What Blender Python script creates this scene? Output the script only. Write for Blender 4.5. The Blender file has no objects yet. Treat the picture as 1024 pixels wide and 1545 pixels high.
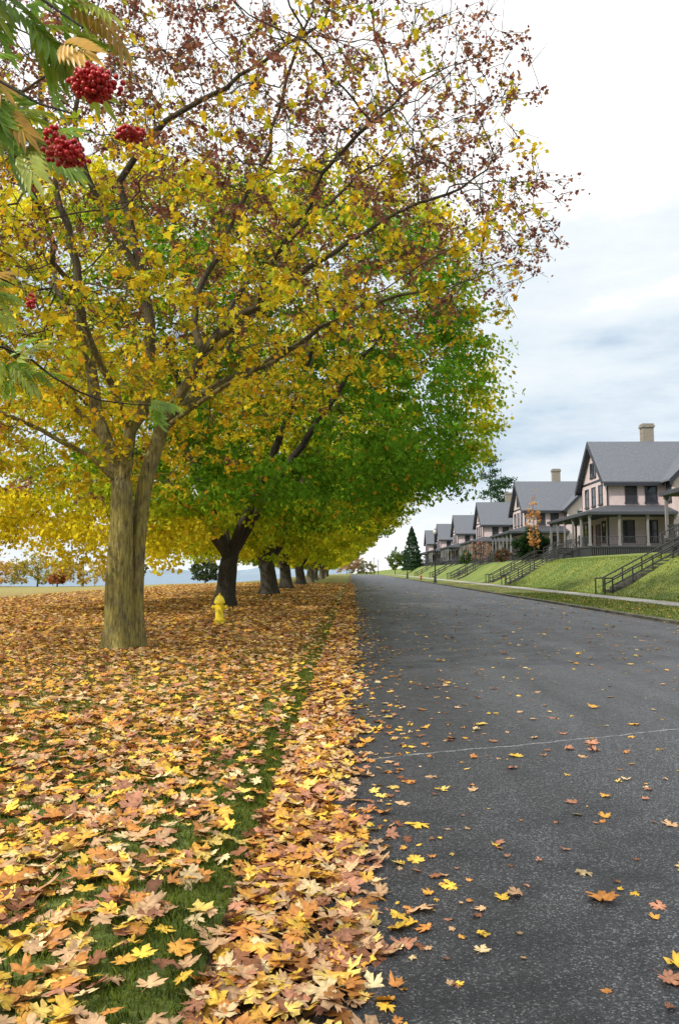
import bpy, math, random, bmesh
import numpy as np
from mathutils import Vector, Matrix
rng = np.random.default_rng(7)
random.seed(7)
scene = bpy.context.scene
COL = scene.collection

# ------------------------------------------------------------------ helpers
def mesh_arrays(name, verts, loops, starts, cols=None, smooth=False):
    me = bpy.data.meshes.new(name)
    verts = np.ascontiguousarray(verts, dtype=np.float32)
    me.vertices.add(len(verts)); me.vertices.foreach_set("co", verts.ravel())
    me.loops.add(len(loops)); me.loops.foreach_set("vertex_index", np.ascontiguousarray(loops, dtype=np.int32))
    me.polygons.add(len(starts)); me.polygons.foreach_set("loop_start", np.ascontiguousarray(starts, dtype=np.int32))
    if smooth:
        me.polygons.foreach_set("use_smooth", np.ones(len(starts), dtype=bool))
    me.update(calc_edges=True)
    if cols is not None:
        a = me.color_attributes.new("Col", 'FLOAT_COLOR', 'POINT')
        c = np.ones((len(verts), 4), dtype=np.float32); c[:, :3] = np.clip(cols, 0, 1)
        a.data.foreach_set("color", c.ravel())
    return me

def add_obj(name, me, mat=None, parent=None, loc=(0, 0, 0), rot=(0, 0, 0), **props):
    ob = bpy.data.objects.new(name, me)
    if mat is not None and me is not None and len(me.materials) == 0:
        me.materials.append(mat)
    ob.location = loc; ob.rotation_euler = rot
    if parent: ob.parent = parent
    COL.objects.link(ob)
    for k, v in props.items(): ob[k] = v
    return ob

class MB:
    def __init__(s): s.v = []; s.f = []
    def box(s, x0, x1, y0, y1, z0, z1):
        b = len(s.v)
        s.v += [(x0,y0,z0),(x1,y0,z0),(x1,y1,z0),(x0,y1,z0),(x0,y0,z1),(x1,y0,z1),(x1,y1,z1),(x0,y1,z1)]
        s.f += [tuple(b+i for i in q) for q in [(0,3,2,1),(4,5,6,7),(0,1,5,4),(1,2,6,5),(2,3,7,6),(3,0,4,7)]]
    def poly(s, pts):
        b = len(s.v); s.v += [tuple(p) for p in pts]; s.f.append(tuple(range(b, b+len(pts))))
    def prism(s, pts, off):
        n = len(pts); b = len(s.v); o = Vector(off)
        s.v += [tuple(p) for p in pts] + [tuple(Vector(p)+o) for p in pts]
        s.f.append(tuple(b+i for i in range(n))[::-1]); s.f.append(tuple(b+n+i for i in range(n)))
        for i in range(n):
            j = (i+1) % n; s.f.append((b+i, b+j, b+n+j, b+n+i))
    def rev(s, prof, c=(0,0,0), segs=20, axis='z'):
        b = len(s.v)
        for r, z in prof:
            for i in range(segs):
                a = 2*math.pi*i/segs; u, w = r*math.cos(a), r*math.sin(a)
                p = (u, w, z) if axis == 'z' else ((z, u, w) if axis == 'x' else (u, z, w))
                s.v.append((p[0]+c[0], p[1]+c[1], p[2]+c[2]))
        for k in range(len(prof)-1):
            for i in range(segs):
                j = (i+1) % segs
                s.f.append((b+k*segs+i, b+k*segs+j, b+(k+1)*segs+j, b+(k+1)*segs+i))
        s.f.append(tuple(b+i for i in range(segs))[::-1]); s.f.append(tuple(b+(len(prof)-1)*segs+i for i in range(segs)))
    def rod(s, a, b_, r, segs=8):
        a = Vector(a); b_ = Vector(b_); d = (b_-a).normalized()
        u = d.orthogonal().normalized(); w = d.cross(u); b = len(s.v)
        for p in (a, b_):
            for i in range(segs):
                t = 2*math.pi*i/segs; s.v.append(tuple(p + u*(r*math.cos(t)) + w*(r*math.sin(t))))
        for i in range(segs):
            j = (i+1) % segs; s.f.append((b+i, b+j, b+segs+j, b+segs+i))
        s.f.append(tuple(b+i for i in range(segs))[::-1]); s.f.append(tuple(b+segs+i for i in range(segs)))
    def mesh(s, name, smooth=False):
        me = bpy.data.meshes.new(name); me.from_pydata(s.v, [], s.f)
        if smooth:
            me.polygons.foreach_set("use_smooth", np.ones(len(me.polygons), dtype=bool))
            try: me.set_sharp_from_angle(angle=math.radians(40))
            except Exception: pass
        me.update(); return me

# ------------------------------------------------------------------ materials
def newmat(name):
    m = bpy.data.materials.new(name); m.use_nodes = True
    nt = m.node_tree
    for n in list(nt.nodes): nt.nodes.remove(n)
    out = nt.nodes.new('ShaderNodeOutputMaterial')
    return m, nt, out
def N(nt, t, **kw):
    n = nt.nodes.new(t)
    for k, v in kw.items():
        if k.startswith('_'): setattr(n, k[1:], v)
        else:
            n.inputs[k.replace('__', ' ')].default_value = v
    return n
def ramp(nt, stops, interp='LINEAR'):
    r = nt.nodes.new('ShaderNodeValToRGB'); cr = r.color_ramp; cr.interpolation = interp
    while len(cr.elements) < len(stops): cr.elements.new(0.5)
    for e, (p, c) in zip(cr.elements, stops):
        e.position = p; e.color = (*c, 1) if len(c) == 3 else c
    return r
def math_n(nt, op, a, b=None, c=None, clamp=False):
    n = nt.nodes.new('ShaderNodeMath'); n.operation = op; n.use_clamp = clamp
    for i, x in enumerate((a, b, c)):
        if x is None: continue
        if isinstance(x, (int, float)): n.inputs[i].default_value = x
        else: nt.links.new(x, n.inputs[i])
    return n.outputs[0]
def mixc(nt, fac, a, b, blend='MIX'):
    n = nt.nodes.new('ShaderNodeMixRGB'); n.blend_type = blend
    for i, x in enumerate((fac, a, b)):
        if isinstance(x, (int, float)): n.inputs[i].default_value = x
        elif isinstance(x, tuple): n.inputs[i].default_value = (*x, 1)
        else: nt.links.new(x, n.inputs[i])
    return n.outputs[0]
def maprange(nt, v, a, b, c=0., d=1., smooth=False):
    n = nt.nodes.new('ShaderNodeMapRange')
    if smooth: n.interpolation_type = 'SMOOTHSTEP'
    nt.links.new(v, n.inputs[0])
    for i, x in enumerate((a, b, c, d)): n.inputs[i+1].default_value = x
    return n.outputs[0]
def noise(nt, vec, scale, detail=4, rough=.55, out=0):
    n = N(nt, 'ShaderNodeTexNoise', Scale=scale, Detail=detail, Roughness=rough)
    if vec is not None: nt.links.new(vec, n.inputs['Vector'])
    return n.outputs[out]
def scalec(nt, c, k):
    n = nt.nodes.new('ShaderNodeVectorMath'); n.operation = 'SCALE'; nt.links.new(c, n.inputs[0]); nt.links.new(k, n.inputs['Scale']); return n.outputs[0]

def leaf_mat(name, transl=.35, rough=.5, nscale=None, gloss=.0):
    m, nt, out = newmat(name); L = nt.links.new
    at = N(nt, 'ShaderNodeAttribute', _attribute_name="Col"); c = at.outputs['Color']
    if nscale:
        geo = N(nt, 'ShaderNodeNewGeometry'); nz = noise(nt, geo.outputs['Position'], nscale, 3)
        c = scalec(nt, c, maprange(nt, nz, .3, .7, .62, 1.22))
    d = N(nt, 'ShaderNodeBsdfDiffuse'); t = N(nt, 'ShaderNodeBsdfTranslucent')
    L(c, d.inputs['Color']); L(c, t.inputs['Color'])
    a = N(nt, 'ShaderNodeMixShader', Fac=transl); L(d.outputs[0], a.inputs[1]); L(t.outputs[0], a.inputs[2]); o = a
    if gloss:
        g = N(nt, 'ShaderNodeBsdfGlossy', Roughness=rough); g.inputs['Color'].default_value = (.8, .8, .8, 1)
        o = N(nt, 'ShaderNodeMixShader', Fac=gloss); L(a.outputs[0], o.inputs[1]); L(g.outputs[0], o.inputs[2])
    L(o.outputs[0], out.inputs[0]); return m

def simple(name, col, rough=.6, var=.25, scale=8, bump=0., bscale=60, metal=0., stretch=None, col2=None):
    m, nt, out = newmat(name); L = nt.links.new
    tc = N(nt, 'ShaderNodeTexCoord'); v = tc.outputs['Object']
    if stretch:
        mp = N(nt, 'ShaderNodeMapping'); mp.inputs['Scale'].default_value = stretch; L(v, mp.inputs[0]); v = mp.outputs[0]
    nz = noise(nt, v, scale, 6, .6)
    c2 = col2 or tuple(x*(1-var) for x in col); c1 = tuple(min(1, x*(1+var*.6)) for x in col)
    r = ramp(nt, [(.3, c2), (.7, c1)]); L(nz, r.inputs[0])
    p = N(nt, 'ShaderNodeBsdfPrincipled', Roughness=rough, Metallic=metal); L(r.outputs[0], p.inputs['Base Color'])
    if bump:
        b = N(nt, 'ShaderNodeBump', Strength=bump, Distance=.02); L(noise(nt, v, bscale, 5), b.inputs['Height']); L(b.outputs[0], p.inputs['Normal'])
    L(p.outputs[0], out.inputs[0]); return m

M_crown = leaf_mat("crown_leaves", .44)
M_litter = leaf_mat("dry_leaves", .12, .5, 45, .03)
M_grass = leaf_mat("grass_blades", .3)
M_rowan = leaf_mat("rowan_leaves", .45, .4, 30, .04)

def bark_mat(name, c1, c2, moss, amt=.75, zdark=None, thr=(.4, .6)):
    m, nt, out = newmat(name); L = nt.links.new
    tc = N(nt, 'ShaderNodeTexCoord')
    mp = N(nt, 'ShaderNodeMapping'); mp.inputs['Scale'].default_value = (1, 1, .13); L(tc.outputs['Object'], mp.inputs[0])
    n1 = noise(nt, mp.outputs[0], 30, 8, .65)
    r = ramp(nt, [(.38, c1), (.6, c2)]); L(n1, r.inputs[0])
    n2 = noise(nt, tc.outputs['Object'], 2.6, 6, .7)
    f = maprange(nt, n2, thr[0], thr[1], 0, amt)
    c = mixc(nt, f, r.outputs[0], scalec(nt, mixc(nt, 0., moss, moss), maprange(nt, n1, .35, .65, .4, 1.35)))
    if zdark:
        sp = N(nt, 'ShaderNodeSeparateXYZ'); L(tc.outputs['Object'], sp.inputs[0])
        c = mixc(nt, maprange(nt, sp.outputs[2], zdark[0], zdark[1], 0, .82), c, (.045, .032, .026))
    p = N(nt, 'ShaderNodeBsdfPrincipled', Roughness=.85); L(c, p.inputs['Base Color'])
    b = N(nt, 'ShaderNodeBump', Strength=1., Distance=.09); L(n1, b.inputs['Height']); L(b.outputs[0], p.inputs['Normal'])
    L(p.outputs[0], out.inputs[0]); return m
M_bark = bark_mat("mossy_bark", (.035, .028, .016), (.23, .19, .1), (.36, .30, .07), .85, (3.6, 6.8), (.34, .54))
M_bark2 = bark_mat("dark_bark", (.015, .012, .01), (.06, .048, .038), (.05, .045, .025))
M_bark3 = bark_mat("grey_bark", (.05, .042, .032), (.2, .17, .13), (.12, .11, .06))

# ------------------------------------------------------------------ terrain
PX = np.array([-1e5, -.74, -.52, 0, 9.4, 9.5, 9.54, 12.8, 14.4, 14.9, 16, 18.6, 19.7, 22, 60, 400, 1e5])
PZ = np.array([.075, .075, 0, 0, 0, 0, .09, .12, .14, .16, .62, 2.25, 2.6, 2.85, 3.1, 3.3, 3.3])
def sst(a, b, x):
    t = np.clip((x-a)/(b-a), 0, 1); return t*t*(3-2*t)
def rise(y): return .0045*np.clip(y-15, 0, 235)
def H(x, y):
    x = np.asarray(x, float); y = np.asarray(y, float)
    z = np.interp(x, PX, PZ) + rise(y)
    und = (np.sin(x*.9+y*.23)+np.sin(x*.37-y*.51+1.3)+np.sin(y*1.1+x*.2))*.018
    z = z + und*sst(-.9, -2.2, x)
    z = z - .6*sst(-8, -40, x)*sst(20, 80, y)
    z = z - 12*sst(100, 150, y)*sst(-13, -32, x)
    return z
def Hf(x, y): return float(H(x, y))

xs = sorted(set([-4000, -2000, -1000, -500, -250, -160, -120, -90, -70, -56, -46] + list(np.arange(-40, -2, 1.)) + list(np.arange(-2, -.75, .2)) +
     [-.74, -.63, -.52, -.3, 0, 3, 6, 9.4, 9.5, 9.54, 10.5, 11.5, 12.8, 14.4, 14.9, 15.4, 16, 16.6, 17.3, 18, 18.6, 19.2, 19.7, 22, 26, 32, 40, 60, 90, 150, 250, 400, 800, 1600, 4000]))
ys = sorted(set([-60, -40, -20] + list(np.arange(-10, 15, 1.)) + list(np.arange(15, 61, 1.)) + list(np.arange(62, 170, 4.)) + [180, 200, 225, 250, 300, 400, 600, 1000, 2000, 4000]))
def grid_mesh(name, xs, ys, hf):
    X, Y = np.meshgrid(xs, ys); Z = hf(X, Y); v = np.stack([X, Y, Z], -1).reshape(-1, 3)
    nx, ny = len(xs), len(ys); i = np.arange(nx-1)[None, :] + nx*np.arange(ny-1)[:, None]; i = i.ravel()
    l = np.stack([i, i+1, i+nx+1, i+nx], 1).ravel()
    return mesh_arrays(name, v, l, np.arange(0, len(l), 4), smooth=True)

def ground_mat():
    m, nt, out = newmat("lawn_ground"); L = nt.links.new
    geo = N(nt, 'ShaderNodeNewGeometry'); pos = geo.outputs['Position']
    sep = N(nt, 'ShaderNodeSeparateXYZ'); L(pos, sep.inputs[0]); x, y = sep.outputs[0], sep.outputs[1]
    big = noise(nt, pos, .35, 5); fine = noise(nt, pos, 25, 6, .7)
    g = ramp(nt, [(.3, (.08, .115, .018)), (.55, (.14, .19, .032)), (.75, (.2, .23, .05))]); L(fine, g.inputs[0])
    g2 = ramp(nt, [(.35, (.65, .82, .65)), (.65, (1.35, 1.15, 1.1))]); L(big, g2.inputs[0])
    grass = mixc(nt, 1., g.outputs[0], g2.outputs[0], 'MULTIPLY')
    farfield = math_n(nt, 'MULTIPLY', maprange(nt, x, -8, -25), maprange(nt, y, 30, 70))
    grass = mixc(nt, math_n(nt, 'MULTIPLY', farfield, .6), grass, (.34, .28, .09))
    nearleft = maprange(nt, x, -.3, .0, 1, 0)
    soil = mixc(nt, maprange(nt, fine, .48, .62), grass, (.05, .035, .018))
    base = mixc(nt, math_n(nt, 'MULTIPLY', nearleft, .35), grass, soil)
    vo = N(nt, 'ShaderNodeTexVoronoi', Scale=10., Randomness=1.); L(pos, vo.inputs['Vector'])
    sc = N(nt, 'ShaderNodeSeparateColor'); L(vo.outputs['Color'], sc.inputs[0])
    lc = ramp(nt, [(0, (.15, .065, .025)), (.22, (.33, .15, .05)), (.48, (.46, .24, .055)), (.75, (.56, .34, .06)), (.92, (.46, .33, .14))], 'CONSTANT'); L(sc.outputs[0], lc.inputs[0])
    clump = noise(nt, pos, .8, 5)
    pick = math_n(nt, 'ADD', math_n(nt, 'MULTIPLY', sc.outputs[1], .75), math_n(nt, 'MULTIPLY', clump, .8))
    cover = math_n(nt, 'GREATER_THAN', pick, .6)
    zone = math_n(nt, 'MULTIPLY', maprange(nt, x, -.75, -1.1), maprange(nt, x, -30, -13, .25, 1.))
    zone = math_n(nt, 'MULTIPLY', zone, maprange(nt, y, 6, 16, .0, 1))
    zone = math_n(nt, 'MULTIPLY', zone, maprange(nt, y, 60, 95, 1., .3))
    zoneR = math_n(nt, 'MULTIPLY', math_n(nt, 'MULTIPLY', math_n(nt, 'GREATER_THAN', x, 9.3), math_n(nt, 'LESS_THAN', x, 15.)), math_n(nt, 'GREATER_THAN', sc.outputs[2], .93))
    gut = math_n(nt, 'MULTIPLY', math_n(nt, 'GREATER_THAN', x, -.56), math_n(nt, 'LESS_THAN', x, 1.))
    fac = math_n(nt, 'MAXIMUM', math_n(nt, 'MULTIPLY', cover, zone), zoneR)
    c = mixc(nt, fac, base, lc.outputs[0])
    v2 = N(nt, 'ShaderNodeTexVoronoi', Scale=22., Randomness=1.); L(pos, v2.inputs['Vector'])
    s2 = N(nt, 'ShaderNodeSeparateColor'); L(v2.outputs['Color'], s2.inputs[0])
    lf = ramp(nt, [(0, (.05, .03, .015)), (.35, (.14, .07, .03)), (.6, (.3, .16, .05)), (.85, (.42, .26, .08))], 'CONSTANT'); L(s2.outputs[0], lf.inputs[0])
    c = mixc(nt, gut, c, scalec(nt, lf.outputs[0], maprange(nt, fine, .35, .65, .35, 1.2)))
    p = N(nt, 'ShaderNodeBsdfPrincipled', Roughness=.9); L(c, p.inputs['Base Color'])
    b = N(nt, 'ShaderNodeBump', Strength=.8, Distance=.04); L(fine, b.inputs['Height']); L(b.outputs[0], p.inputs['Normal'])
    L(p.outputs[0], out.inputs[0]); return m
add_obj("ground", grid_mesh("ground", xs, ys, H), ground_mat(), kind="structure")

def road_mat():
    m, nt, out = newmat("asphalt"); L = nt.links.new
    geo = N(nt, 'ShaderNodeNewGeometry'); pos = geo.outputs['Position']
    sep = N(nt, 'ShaderNodeSeparateXYZ'); L(pos, sep.inputs[0]); x, y = sep.outputs[0], sep.outputs[1]
    vo = N(nt, 'ShaderNodeTexVoronoi', Scale=125.); L(pos, vo.inputs['Vector'])
    sc = N(nt, 'ShaderNodeSeparateColor'); L(vo.outputs['Color'], sc.inputs[0])
    st = ramp(nt, [(0, (.016, .018, .022)), (.45, (.042, .046, .056)), (.82, (.08, .086, .10)), (.96, (.22, .23, .245))]); L(sc.outputs[0], st.inputs[0])
    c = scalec(nt, st.outputs[0], maprange(nt, vo.outputs['Distance'], .0, .75, 1.35, .4))
    mp = N(nt, 'ShaderNodeMapping'); mp.inputs['Scale'].default_value = (1, .15, 1); L(pos, mp.inputs[0])
    big = noise(nt, mp.outputs[0], 1.1, 6, .6)
    med = noise(nt, pos, 2.2, 8, .72)
    tone = math_n(nt, 'ADD', maprange(nt, big, .35, .65, .68, 1.2), maprange(nt, med, .3, .7, -.3, .3))
    tone = math_n(nt, 'MULTIPLY', tone, maprange(nt, x, -.2, 2.4, .55, 1.08))  # darker towards the left edge: roadside shadow painted into the asphalt colour
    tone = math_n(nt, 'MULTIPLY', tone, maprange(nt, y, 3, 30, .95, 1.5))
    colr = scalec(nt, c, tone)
    wob = maprange(nt, noise(nt, pos, 2.5, 6, .7), .3, .7, -.05, .05)
    wear = noise(nt, pos, 12, 4, .7)
    for (y0, sl, w, s, lc) in [(6.35, .42, .014, .75, (.38, .39, .4)), (15.6, .12, .03, .55, (.02, .02, .022)), (20.5, -.08, .035, .5, (.2, .2, .2)), (27, .1, .05, .6, (.025, .025, .027)), (10.6, -.05, .012, .5, (.02, .02, .022)), (38, .05, .08, .6, (.025, .025, .027))]:
        d = math_n(nt, 'SUBTRACT', math_n(nt, 'ADD', y, wob), math_n(nt, 'ADD', math_n(nt, 'MULTIPLY', x, sl), y0))
        d = math_n(nt, 'ABSOLUTE', d)
        f = maprange(nt, d, w*.5, w, s, 0)
        f = math_n(nt, 'MULTIPLY', f, maprange(nt, wear, .38, .55, .35, 1.))
        colr = mixc(nt, f, colr, lc)
    p = N(nt, 'ShaderNodeBsdfPrincipled'); L(colr, p.inputs['Base Color'])
    L(maprange(nt, med, .3, .7, .45, .75), p.inputs['Roughness'])
    b = N(nt, 'ShaderNodeBump', Strength=.9, Distance=.004)
    L(math_n(nt, 'ADD', math_n(nt, 'MULTIPLY', vo.outputs['Distance'], -1.), math_n(nt, 'MULTIPLY', sc.outputs[1], .5)), b.inputs['Height']); L(b.outputs[0], p.inputs['Normal'])
    L(p.outputs[0], out.inputs[0]); return m
ysr = sorted(set([-60, -20, 0, 15, 250, 300, 340] + list(range(20, 250, 10))))
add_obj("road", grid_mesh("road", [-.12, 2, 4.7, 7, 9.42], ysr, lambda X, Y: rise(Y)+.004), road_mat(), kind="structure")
M_conc = simple("concrete", (.34, .33, .31), .85, .3, 3, .3, 60)
kb = MB()
for y0, y1 in zip(ysr[:-1], ysr[1:]):
    z0, z1 = float(rise(y0)), float(rise(y1))
    kb.poly([(9.4, y0, z0-.02), (9.4, y0, z0+.085), (9.4, y1, z1+.085), (9.4, y1, z1-.02)])
    kb.poly([(9.4, y0, z0+.085), (9.56, y0, z0+.1), (9.56, y1, z1+.1), (9.4, y1, z1+.085)])
    kb.poly([(9.56, y0, z0+.1), (9.56, y0, z0), (9.56, y1, z1), (9.56, y1, z1+.1)])
add_obj("kerb", kb.mesh("kerb"), simple("stained_kerb", (.14, .135, .1), .9, .6, 2, .3, 60), kind="structure")
add_obj("sidewalk", grid_mesh("sidewalk", [12.95, 13.6, 14.3], ysr, lambda X, Y: np.interp(X, PX, PZ)+rise(Y)+.012), M_conc, kind="structure")

def sea_mat():
    m, nt, out = newmat("sea_water"); L = nt.links.new
    geo = N(nt, 'ShaderNodeNewGeometry')
    p = N(nt, 'ShaderNodeBsdfPrincipled', Roughness=.3); p.inputs['Base Color'].default_value = (.12, .2, .28, 1)
    b = N(nt, 'ShaderNodeBump', Strength=1., Distance=1.); L(noise(nt, geo.outputs['Position'], .3, 5), b.inputs['Height']); L(b.outputs[0], p.inputs['Normal'])
    L(p.outputs[0], out.inputs[0]); return m
sb = MB(); sb.poly([(-12000, 120, -6), (-14, 120, -6), (-14, 12000, -6), (-12000, 12000, -6)])
add_obj("sea", sb.mesh("sea"), sea_mat(), kind="structure")
hb = MB(); n = 60; prev = None
for i in range(n+1):
    x = -9000+i*9000/n; h = 45+30*math.sin(i*.35)+18*math.sin(i*.9+1)+10*random.random()
    cur = (x, 6500+200*math.sin(i*.5), h)
    if prev:
        hb.poly([(prev[0], prev[1]-500, -8), (cur[0], cur[1]-500, -8), cur, prev])
    prev = cur
add_obj("hill", hb.mesh("hill"), simple("far_shore", (.2, .27, .34), .95, .1, .002), kind="structure")  # bluish distance haze is painted into the hill colour

# ------------------------------------------------------------------ scatter leaves
def norm(a): return a/np.maximum(np.linalg.norm(a, axis=-1, keepdims=True), 1e-9)
def scatter(tv, tf, pos, size, n, t, curl, col, vmul=None):
    n = norm(n); t = norm(t - (t*n).sum(-1, keepdims=True)*n); b = np.cross(t, n)
    s = size[:, None, None]
    V = pos[:, None, :] + s*(tv[None, :, 0:1]*b[:, None, :] + tv[None, :, 1:2]*t[:, None, :] + (tv[None, :, 2:3]*curl[:, None, None])*n[:, None, :])
    k = len(tv); Nn = len(pos)
    fl = np.concatenate([np.array(f) for f in tf]); sz = np.array([len(f) for f in tf])
    loops = (fl[None, :] + (np.arange(Nn)*k)[:, None]).ravel()
    st = np.concatenate([[0], np.cumsum(sz)[:-1]]); starts = (st[None, :] + (np.arange(Nn)*len(fl))[:, None]).ravel()
    C = np.repeat(col[:, None, :], k, 1)
    if vmul is not None: C = C*vmul[None, :, None]
    return V.reshape(-1, 3), loops, starts, C.reshape(-1, 3)
def merge(parts):
    vs, ls, ss, cs = [], [], [], []; vo = lo = 0
    for v, l, s, c in parts:
        vs.append(v); ls.append(l+vo); ss.append(s+lo); cs.append(c); vo += len(v); lo += len(l)
    return np.concatenate(vs), np.concatenate(ls), np.concatenate(ss), np.concatenate(cs)

def maple_hi(seed):
    r = random.Random(seed)
    R = [(.03, .0), (.26, -.1), (.3, .03), (.5, .04), (.46, .14), (.35, .24), (.47, .29), (.62, .4), (.58, .5), (.68, .68), (.5, .67), (.38, .63), (.27, .55), (.22, .68), (.29, .79), (.13, .85)]
    pts = R + [(0, 1.04)] + [(-x, y) for x, y in R[::-1]]
    tipset = {1, 3, 7, 9, 14, 16, 18, 23, 25, 29, 31}; val = {5, 12, 20, 27}
    v = [(0, -.05, 0)]; mul = [1.2]
    a, bph = r.uniform(0, 6), r.uniform(0, 6); asym = r.uniform(.8, 1.2)
    for i, (x, y) in enumerate(pts):
        x *= r.uniform(.9, 1.1)*(asym if x > 0 else 1/asym); y += r.uniform(-.03, .03)
        yy = y-.35; rr = x*x+yy*yy; th = math.atan2(yy, x)
        z = .36*rr + .13*math.sin(2*th+a)*rr*2 + .07*math.sin(5*th+bph)
        v.append((x, yy, z)); mul.append(1.08 if i in tipset else (.74 if i in val else .92))
    f = [(0, i, i+1) for i in range(1, len(pts))]
    k = len(v); v += [(-.014, -.34, 0), (.014, -.34, 0), (.05+.01, -.8, .1), (.05-.01, -.8, .1)]; mul += [.7]*4
    f.append((k, k+1, k+2, k+3))
    return np.array(v), f, np.array(mul)
HI = [maple_hi(s) for s in range(7)]
lo_pts = [(0, -.35), (.42, -.3), (.34, -.08), (.64, .18), (.3, .22), (0, .68), (-.3, .22), (-.64, .18), (-.34, -.08), (-.42, -.3)]
LO_V = np.array([(x, y, .5*abs(x)+.2*y*y) for x, y in lo_pts]); LO_F = [(0, 1, 2, 3, 4, 5), (0, 5, 6, 7, 8, 9)]
LO_M = np.array([.85, 1.05, .9, 1.1, .85, 1.1, .85, 1.1, .9, 1.05])
Q_V = np.array([(0, -.5, 0), (.42, .0, .12), (0, .55, -.05), (-.42, 0, .12)]); Q_F = [(0, 1, 2), (0, 2, 3)]; Q_M = np.array([.9, 1, 1.1, 1.])

PAL = np.array([(.80, .51, .07), (.80, .57, .15), (.74, .38, .07), (.58, .25, .065), (.62, .39, .21), (.26, .11, .055), (.74, .56, .3), (.47, .22, .13)])
PNAME = ["yellow", "yellow", "golden", "orange", "tan", "brown", "pale yellow", "reddish brown"]
PW = np.array([.13, .08, .15, .15, .19, .09, .08, .13]); PWR = np.array([.18, .07, .12, .12, .18, .14, .07, .12])
def gdens(x, y):
    cl = .5+.5*np.sin(x*2.1+1.7*np.sin(y*1.3))*np.sin(y*1.7+1.1*np.sin(x*1.9)); cl2 = .5+.5*np.sin(x*5.3+y*3.1)*np.sin(y*4.7-x*2.2)
    edge = -.12+.011*np.minimum(y, 18)+.07*np.sin(y*1.9)+.05*np.sin(y*4.3+1)+.14*np.exp(-((y-3.1)/.8)**2)
    far = sst(5, 12, y)
    d = np.where(x < -1., 150+140*cl+60*cl2+30*far, 0)
    d = np.where((x >= -1.) & (x < -.74), 150+80*cl2, d)
    d = np.where((x >= -.74) & (x < -.54), 50+90*cl2*cl+40*far, d)
    d = np.where((x >= -.54) & (x < edge), 560, d)
    e = x-edge
    d = np.where((e >= 0) & (x >= -.54) & (x < 9.4), 230*np.exp(-e/.15)+(38*np.exp(-e/.95))+7.5+12*sst(8.2, 9.3, x)+10*sst(9, 22, y)*cl2+8*np.exp(-((y-26)/6)**2)*cl, d)
    d = np.where(x >= 9.4, 16+16*cl2, d)
    d = np.where(x >= 12.8, 1.5+2*cl2*cl, d)
    return d
DM = 560.
def gen_ground(y0, y1, xl, xr, dmul, smul):
    area = (y1-y0)*(xr(y1)-xl(y1)); n = int(area*DM*dmul)
    y = rng.uniform(y0, y1, n); x = rng.uniform(xl(y1), xr(y1), n)
    ok = (x > xl(y)) & (x < xr(y)) & (rng.random(n)*DM < gdens(x, y))
    x, y = x[ok], y[ok]; n = len(x)
    onr = (x > .15) & (x < 9.4)
    size = np.clip(rng.normal(.073, .021, n), .03, .125)*smul*np.where(onr, rng.choice([.4, .65, 1.], n, p=[.45, .3, .25]), 1)
    lit = gdens(x, y) > 60
    z = H(x, y)+np.where(x > -.12, .004, 0)*(x < 9.4)
    stack = np.where((x > -.54) & (x < .0), rng.uniform(.004, .045, n), np.where(x < -.54, rng.uniform(.015, .045, n), rng.uniform(.003, .007, n)))
    tilt = np.where(lit, .24, .1)
    nn = np.stack([rng.normal(0, 1, n)*tilt, rng.normal(0, 1, n)*tilt, np.ones(n)], 1)
    th = rng.uniform(0, 6.283, n); tt = np.stack([np.cos(th), np.sin(th), np.zeros(n)], 1)
    ci = np.where(onr, rng.choice(8, n, p=PWR/PWR.sum()), rng.choice(8, n, p=PW/PW.sum()))
    col = PAL[ci]*rng.uniform(.62, 1.12, (n, 1))
    curl = np.where(rng.random(n) < .6, rng.uniform(.1, 1., n), rng.uniform(-1.0, 0, n))
    return dict(p=np.stack([x, y, z+stack+size*.05], 1), s=size, n=nn, t=tt, c=col, curl=curl, ci=ci)
def sub(d, m): return {k: v[m] for k, v in d.items()}
near = gen_ground(1.6, 8., lambda y: -.6*y-1.2, lambda y: .62*y+1., 1., 1.)
X, Y = near['p'][:, 0], near['p'][:, 1]
inview = (np.abs(X) < .43*Y) & (Y > 2.75) & (near['s'] > .03)
score = Y*1. - near['s']*18
road_i = np.where(inview & (X > .15))[0]; road_i = road_i[np.argsort(score[road_i])][:190]
lit_i = np.where(inview & (X < .05) & (near['s'] > .05))[0]; lit_i = lit_i[np.argsort(Y[lit_i]-near['p'][lit_i, 2]*25)][:108]
indiv = np.concatenate([road_i, lit_i]); mask = np.ones(len(X), bool); mask[indiv] = False
lmesh = {}
for ci in range(8):
    for v in range(7):
        tv, tf, mu = HI[v]
        V, l, s, C = scatter(tv, tf, np.zeros((1, 3)), np.ones(1), np.array([[0, 0, 1.]]), np.array([[0, 1., 0]]), np.array([(-.8, .2, .6, .9, 1.1, -.3, .4)[v]]), PAL[ci][None, :]*(.7+.06*v), mu)
        me = mesh_arrays("fallen_leaf", V, l, s, C); me.materials.append(M_litter); lmesh[(ci, v)] = me
for k in indiv:
    ci = int(near['ci'][k]); n_ = Vector(near['n'][k]).normalized(); t_ = Vector(near['t'][k]); t_ = (t_-n_*t_.dot(n_)).normalized(); b_ = t_.cross(n_)
    rot = Matrix((b_, t_, n_)).transposed().to_euler()
    o = bpy.data.objects.new("fallen_leaf", lmesh[(ci, random.randrange(7))]); o.location = near['p'][k]; o.rotation_euler = rot
    sc_ = float(near['s'][k]); o.scale = (sc_,)*3; COL.objects.link(o)
    onroad = near['p'][k][0] > .05
    o["label"] = ("fallen %s maple leaf lying on dark asphalt" if onroad else "fallen %s maple leaf in thick leaf litter by the kerb") % PNAME[ci]
    o["category"] = "leaf"; o["group"] = "fallen maple leaves on the ground"
parts = []
rest = sub(near, mask); vi = rng.integers(0, 7, len(rest['s']))
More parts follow.
